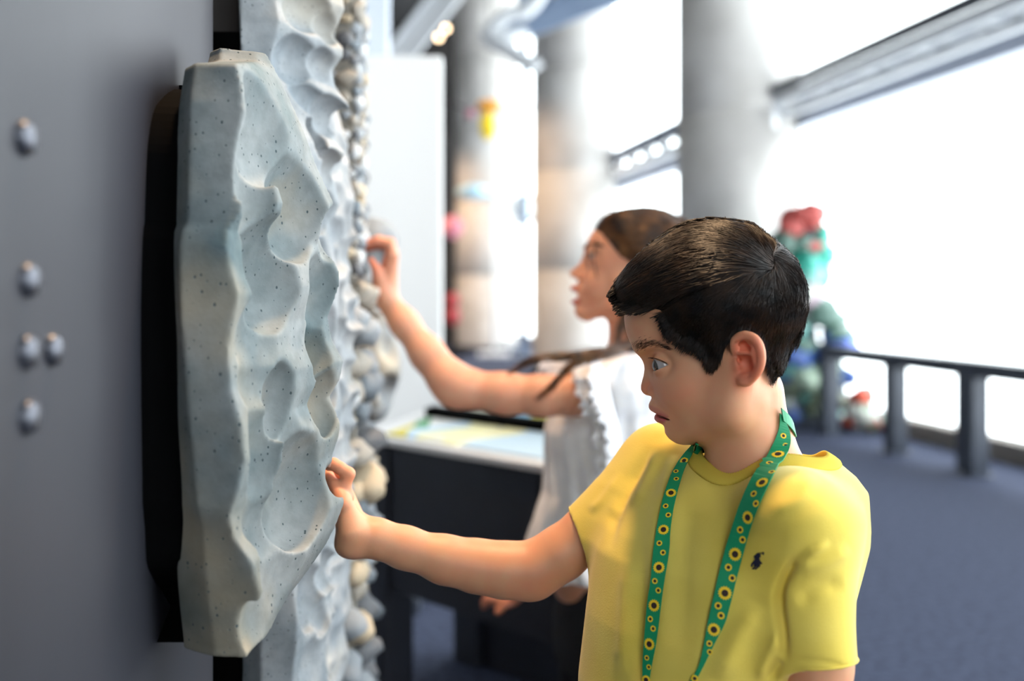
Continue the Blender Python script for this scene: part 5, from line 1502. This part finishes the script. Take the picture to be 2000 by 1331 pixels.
M['blouse'] = noisy('white_cotton', (226, 226, 232), (240, 240, 244), 30., .85, 0, .15, .001, spec=.15)
girl = empty('person', (P(1190, 0, 1.95)[0], 1.95, 0), 'child in white frilled blouse and black trousers reaching up to the pebbles', 'person')
blouse = mesh('blouse', blV, blQ, M['blouse'], girl)
def frill(path_a, path_b, amp, waves, name='frill', n=150):
    a = spline(path_a, n); b = spline(path_b, n); m = 7; V = []
    for i in range(n):
        for j in range(m):
            f_ = j / (m - 1); p = b[i] * (1 - f_) + a[i] * f_
            w_ = (math.sin(i / n * waves * 6.283 + 2.2 * math.sin(i * .11)) * (.6 + .4 * math.sin(i * .37)) + .5 * math.sin(i * .83 + f_ * 3)) * amp * f_
            V.append(p + np.array([w_ * .45, -abs(w_) * .9 - .004 * f_, w_ * .6]))
    Fc = [(i * m + j, (i + 1) * m + j, (i + 1) * m + j + 1, i * m + j + 1) for i in range(n - 1) for j in range(m - 1)]
    o = mesh(name, V, Fc, M['blouse'], blouse)
    md = o.modifiers.new('cloth', 'SOLIDIFY'); md.thickness = .0016
    return o
frill([P(1116, 716, 1.83), P(1122, 750, 1.79), P(1136, 795, 1.78), P(1158, 822, 1.79), P(1160, 860, 1.80), P(1166, 900, 1.81), P(1160, 936, 1.82)],
      [P(1170, 702, 1.86), P(1172, 740, 1.81), P(1180, 780, 1.80), P(1192, 815, 1.80), P(1202, 855, 1.81), P(1206, 900, 1.82), P(1196, 940, 1.83)], .010, 13)
frill([P(1150, 706, 1.82), P(1148, 750, 1.775), P(1162, 800, 1.77), P(1178, 840, 1.785), P(1182, 890, 1.80), P(1176, 925, 1.81)],
      [P(1185, 700, 1.85), P(1186, 740, 1.80), P(1194, 785, 1.79), P(1206, 830, 1.80), P(1212, 880, 1.81), P(1206, 925, 1.82)], .009, 11)
frill([P(1048, 722, 2.05), P(1075, 742, 2.04), P(1105, 735, 2.03)], [P(1062, 700, 2.06), P(1090, 708, 2.05), P(1130, 704, 2.03)], .010, 6)

# arm and hand, far arm, trunk
ga = Vol(P(700, 840, 1.90) + np.array([0, -.17, -.02]), P(1215, 455, 1.90) + np.array([0, .12, 0]), .0026)
def C_(px, py, z, r): return (P(px, py, z), r * z / F)
chain(ga, [C_(1190, 768, 1.84, 38), C_(1120, 772, 1.83, 38), C_(1060, 773, 1.83, 37.5), C_(985, 769, 1.84, 38), C_(905, 758, 1.85, 37), C_(874, 740, 1.855, 36), C_(835, 692, 1.87, 32), C_(790, 632, 1.885, 26), C_(752, 582, 1.90, 22)], .02)
ga.add(ell(P(882, 770, 1.85), (.024, .024, .022)), .02)
for k, z in enumerate((1.875, 1.895, 1.915, 1.935)): ga.add(rcone(P(750, 575, 1.90), P(766 - k, 500, z), 20 * ug, 13 * ug), .012)
ga.add(rcone(P(745, 570, 1.885), P(738, 538, 1.875), 17 * ug, 11 * ug), .012)
chain(ga, [C_(740, 545, 1.875, 11), C_(735, 526, 1.87, 9), C_(725, 509, 1.87, 7)], .005)
for k, (z, dx, dy) in enumerate(((1.872, 0, 0), (1.895, 1, -3), (1.917, 1, 0), (1.937, 2, 8))):
    chain(ga, [C_(767 + dx, 498 + dy, z, 10.5), C_(762 + dx, 477 + dy, z, 9.5), C_(738 + dx, 471 + dy, z, 8.5), C_(716 + dx, 478 + dy, z + .002, 6.5)], .004)
gaV, gaQ = ga.mesh(2)
gb_ = Vol((P(930, 0, 2.1)[0], 1.74, .0), (P(1330, 0, 1.95)[0], 2.22, 1.10), .006)
gb_.add(lofted([(a, b, c, d * .74, e * .74) for a, b, c, d, e in GT[3:]] + [(.60, GT[-1][1] + .01, 1.95, .115, .085)], gn_, gl_), .02)
chain(gb_, [(P(1190, 765, 2.05), .036), (P(1130, 960, 2.10), .033), (P(1030, 1135, 2.10), .024), (P(1000, 1165, 2.10), .020)], .02)
gb_.add(ell(P(985, 1172, 2.10), (.026, .030, .016)), .01)
for k in range(4): chain(gb_, [(P(972, 1172 + k, 2.07 + k * .02), .010), (P(952, 1170 + k * 2, 2.07 + k * .02), .009), (P(944, 1180 + k * 2, 2.075 + k * .02), .008)], .004)
chain(gb_, [(P(985, 1180, 2.07), .011), (P(972, 1196, 2.06), .009)], .004)
for s in (1, -1):
    h0 = np.array([P(1178, 0, 1.95)[0], 1.95, .60]) + gl_ * .062 * s
    chain(gb_, [(h0, .070), (h0 + np.array([0, 0, -.30]), .046), (h0 + np.array([0, 0, -.55]), .030)], .02)
gbV, gbQ = gb_.mesh(1)
V, Q = join_parts([(FG.W(ghV), ghQ), (gaV, gaQ), (gbV, gbQ)])
M['skin_girl'] = skin_mat('skin_girl', (216, 160, 130), (186, 92, 88), (222, 122, 96))
gbody = mesh('body', V, Q, M['skin_girl'], girl)
hx_, hy_ = FG.pix(ghV); nh = len(ghV); lipw = np.zeros(len(V)); fl = np.zeros(len(V))
lipw[:nh] = np.clip(np.maximum(gs2 := np.exp(-(np.abs((hx_ - 1119) / 12) ** 4 + np.abs((hy_ - 565) / 5) ** 4)), np.exp(-(np.abs((hx_ - 1120) / 12) ** 4 + np.abs((hy_ - 589) / 6) ** 4))), 0, 1) * (np.abs(ghV[:, 1]) < .02)
ax_, ay_ = 1000 + F * gaV[:, 0] / gaV[:, 1], HOR - F * (gaV[:, 2] - CAMH) / gaV[:, 1]
fl[nh:nh + len(gaV)] = .6 * np.exp(-((ax_ - 725) / 40) ** 2 - ((ay_ - 500) / 60) ** 2)
fl[nh + len(gaV):] = .4 * (gbV[:, 0] < P(1030, 0, 2.1)[0])
add_attr(gbody, 'lip', lipw); add_attr(gbody, 'flush', fl)
gz2 = FG.ex * -.85 + FG.ey * -.45 + np.array([0, 0, .2]); gz2 /= np.linalg.norm(gz2)
EM2 = eye_mat('eye_dark', (50, 34, 26), gz2)
for s in (1, -1):
    bm = bmesh.new(); bmesh.ops.create_uvsphere(bm, u_segments=28, v_segments=18, radius=11.8 * ug)
    me = bpy.data.meshes.new('eye'); bm.to_mesh(me); bm.free(); me.materials.append(EM2)
    for p in me.polygons: p.use_smooth = True
    o = link('eye', me, girl); o.location = Vector(FG.W(GE[s])) - Vector(girl.location)

# hair
GP = [(1146, 432), (1156, 446), (1176, 460), (1194, 482), (1212, 505), (1234, 516), (1240, 540), (1236, 575), (1226, 610), (1214, 650), (1208, 700), (1240, 760), (1330, 760), (1430, 640), (1440, 480), (1380, 360), (1250, 330), (1150, 370)]
loc2 = np.array([FG.L(a, b, 40) for a, b in GP])[:, [0, 2]]
gv = Vol((G(1130, 550)[0], -.10, G(1250, 760)[2]), (G(1390, 550)[0], .10, G(1250, 390)[2]), .003)
gv.add(EG(1252, 508, 0, 102, 94, 70), .01); gv.add(EG(1212, 490, 0, 66, 62, 58), .02); gv.add(EG(1265, 570, 0, 70, 70, 66), .03)
gv.add(rcone(G(1268, 600), G(1262, 740), 56 * ug, 40 * ug), .03)
x = gv.ax[0][:, None]; z = gv.ax[2][None, :]
pd = -poly_sdf(x.astype(float), z.astype(float), loc2) / ug
gv.f -= ((np.clip(.35 * pd, -60, 9) - .5) * ug)[:, None, :].astype(np.float32)
gv.f = np.maximum(gv.f, (-pd * ug)[:, None, :].astype(np.float32))
gcV, gcQ = gv.mesh(2)
M['hair_girl'] = mat('hair_brown', (58, 38, 26), .34, 0, .5)
t = NT(M['hair_girl']); v = t.obj((1, 1, 1))
t.l(t.ramp(t.noise(v, 38., 2.), [(.35, s2l((44, 28, 20))), (.6, s2l((110, 72, 40))), (.75, s2l((150, 104, 56)))]), t.b.inputs['Base Color'])
gyf = gv.front()
gff = flow_field([[(1155, 438), (1200, 420), (1270, 414), (1340, 440)], [(1180, 465), (1225, 448), (1290, 458), (1350, 490)], [(1200, 490), (1240, 485), (1300, 505), (1345, 560)], [(1220, 508), (1255, 510), (1300, 550), (1310, 620)], [(1245, 530), (1258, 580), (1262, 640), (1255, 720)], [(1240, 560), (1232, 610), (1222, 660), (1216, 710)]])
gsets = [(grow(FG, gv, gyf, gff, 4200, [(1148, 436), (1180, 414), (1255, 402), (1340, 425), (1365, 500), (1340, 600), (1300, 700), (1215, 700), (1225, 620), (1238, 540), (1215, 508), (1178, 462)], 90, 9, .003, 31, .1), .0006)]
gp = [(FG.W(gcV), gcQ)]
for pth, r0 in gsets:
    taper = np.concatenate([np.full(pth.shape[1] - 3, 1.), [.8, .5, .12]]) * r0
    a, b = strands(pth, taper); gp.append((FG.W(a), b)); mir = pth[::2].copy(); mir[..., 1] *= -1; a, b = strands(mir, taper * 1.3); gp.append((FG.W(a), b))
# loose locks over the shoulder and arm
rg = np.random.default_rng(77)
def lock(pts, n, spread, r0, seed):
    base = spline([P(*p) for p in pts], 16); off = rg.normal(0, 1, (n, 1, 3)) * spread
    env = np.interp(np.linspace(0, 1, 16), [0, .3, 1], [.6, 1.0, .35])[None, :, None]
    wob = rg.normal(0, 1, (n, 1, 3)) * spread * .5 * np.sin(np.linspace(0, 5, 16))[None, :, None]
    pth = base[None] + off * env + wob; taper = np.interp(np.linspace(0, 1, 16), [0, .8, 1], [1, .9, .2]) * r0
    return strands(pth, taper)
gp.append(lock([(1236, 668, 1.86), (1200, 684, 1.79), (1140, 694, 1.765), (1085, 698, 1.755), (1040, 704, 1.76), (992, 730, 1.77)], 46, .0048, .0006, 1))
gp.append(lock([(1236, 672, 1.86), (1190, 690, 1.775), (1130, 706, 1.755), (1100, 732, 1.75), (1075, 760, 1.75), (1048, 782, 1.755)], 50, .0052, .0006, 2))
gp.append(lock([(1226, 600, 1.88), (1214, 640, 1.88), (1205, 670, 1.87), (1190, 690, 1.85)], 50, .004, .0006, 3))
gp.append(lock([(1166, 468, 1.905), (1160, 495, 1.912), (1162, 520, 1.912), (1167, 546, 1.908)], 9, .0010, .0005, 4))  # thin strand standing in for the dark lash shadow on her cheek
V, Q = join_parts(gp); mesh('hair', V, Q, M['hair_girl'], girl)
# eyebrow
gfy = gh.front(); r = np.random.default_rng(6)
for sgn in (1, -1):
    tq = r.uniform(0, 1, 160); arc = spline([(1140, 482), (1150, 476), (1162, 477), (1174, 482)], 60)
    pp = arc[(tq * 59).astype(int)] + r.normal(0, 1.0, (160, 2)); path = np.stack([pp + np.array([.9, -.2]) * 7 * k / 4 for k in range(5)], 1)
    dep = np.full(path.shape[:2], 30.)
    for _ in range(3):
        loc = pix_to_loc(FG, path, dep); y = hm_lookup(gh, gfy, loc[..., 0], loc[..., 2]); dep = np.where(np.isnan(y), dep, -y / ug)
    ok = ~np.isnan(y).any(1); loc[..., 1] = y - .0006; loc = loc[ok]; loc[..., 1] *= sgn
    a, b = strands(loc, np.array([1, 1, .9, .6, .2]) * .0005); mesh('eyebrow', FG.W(a), b, M['hair_girl'], girl)
# trousers, shoes
gt_ = Vol((P(1060, 0, 1.95)[0], 1.74, .03), (P(1320, 0, 1.95)[0], 2.16, .69), .006)
cx_ = P(1182, 0, 1.95)[0]
gt_.add(lofted([(.50, cx_, 1.95, .135, .098), (.60, cx_, 1.95, .130, .098), (.668, cx_, 1.95, .122, .094)], gn_, gl_), .02)
for s in (1, -1):
    h0 = np.array([cx_, 1.95, .56]) + gl_ * .066 * s
    chain(gt_, [(h0, .084), (h0 + np.array([0, 0, -.26]), .066), (h0 + np.array([0, 0, -.49]), .056)], .02)
V, Q = gt_.mesh(2); mesh('trousers', V, Q, noisy('black_denim', (14, 16, 22), (22, 25, 33), 80., .85), girl)
for s in (1, -1):
    c = np.array([cx_, 1.95, 0]) + gl_ * .066 * s
    v_ = Vol(c + np.array([-.17, -.08, -.002]), c + np.array([.08, .08, .12]), .004)
    v_.add(rcone(c + np.array([.0, 0, .042]), c + gn_ * .11 + np.array([0, 0, .034]), .040, .034), .01); v_.add(rcone(c + np.array([0, 0, .042]), c + np.array([0, 0, .09]), .040, .036), .02)
    v_.f = np.maximum(v_.f, (.002 - v_.ax[2])[None, None, :].astype(np.float32))
    V, Q = v_.mesh(1); mesh('shoe', V, Q, shoeb, girl)
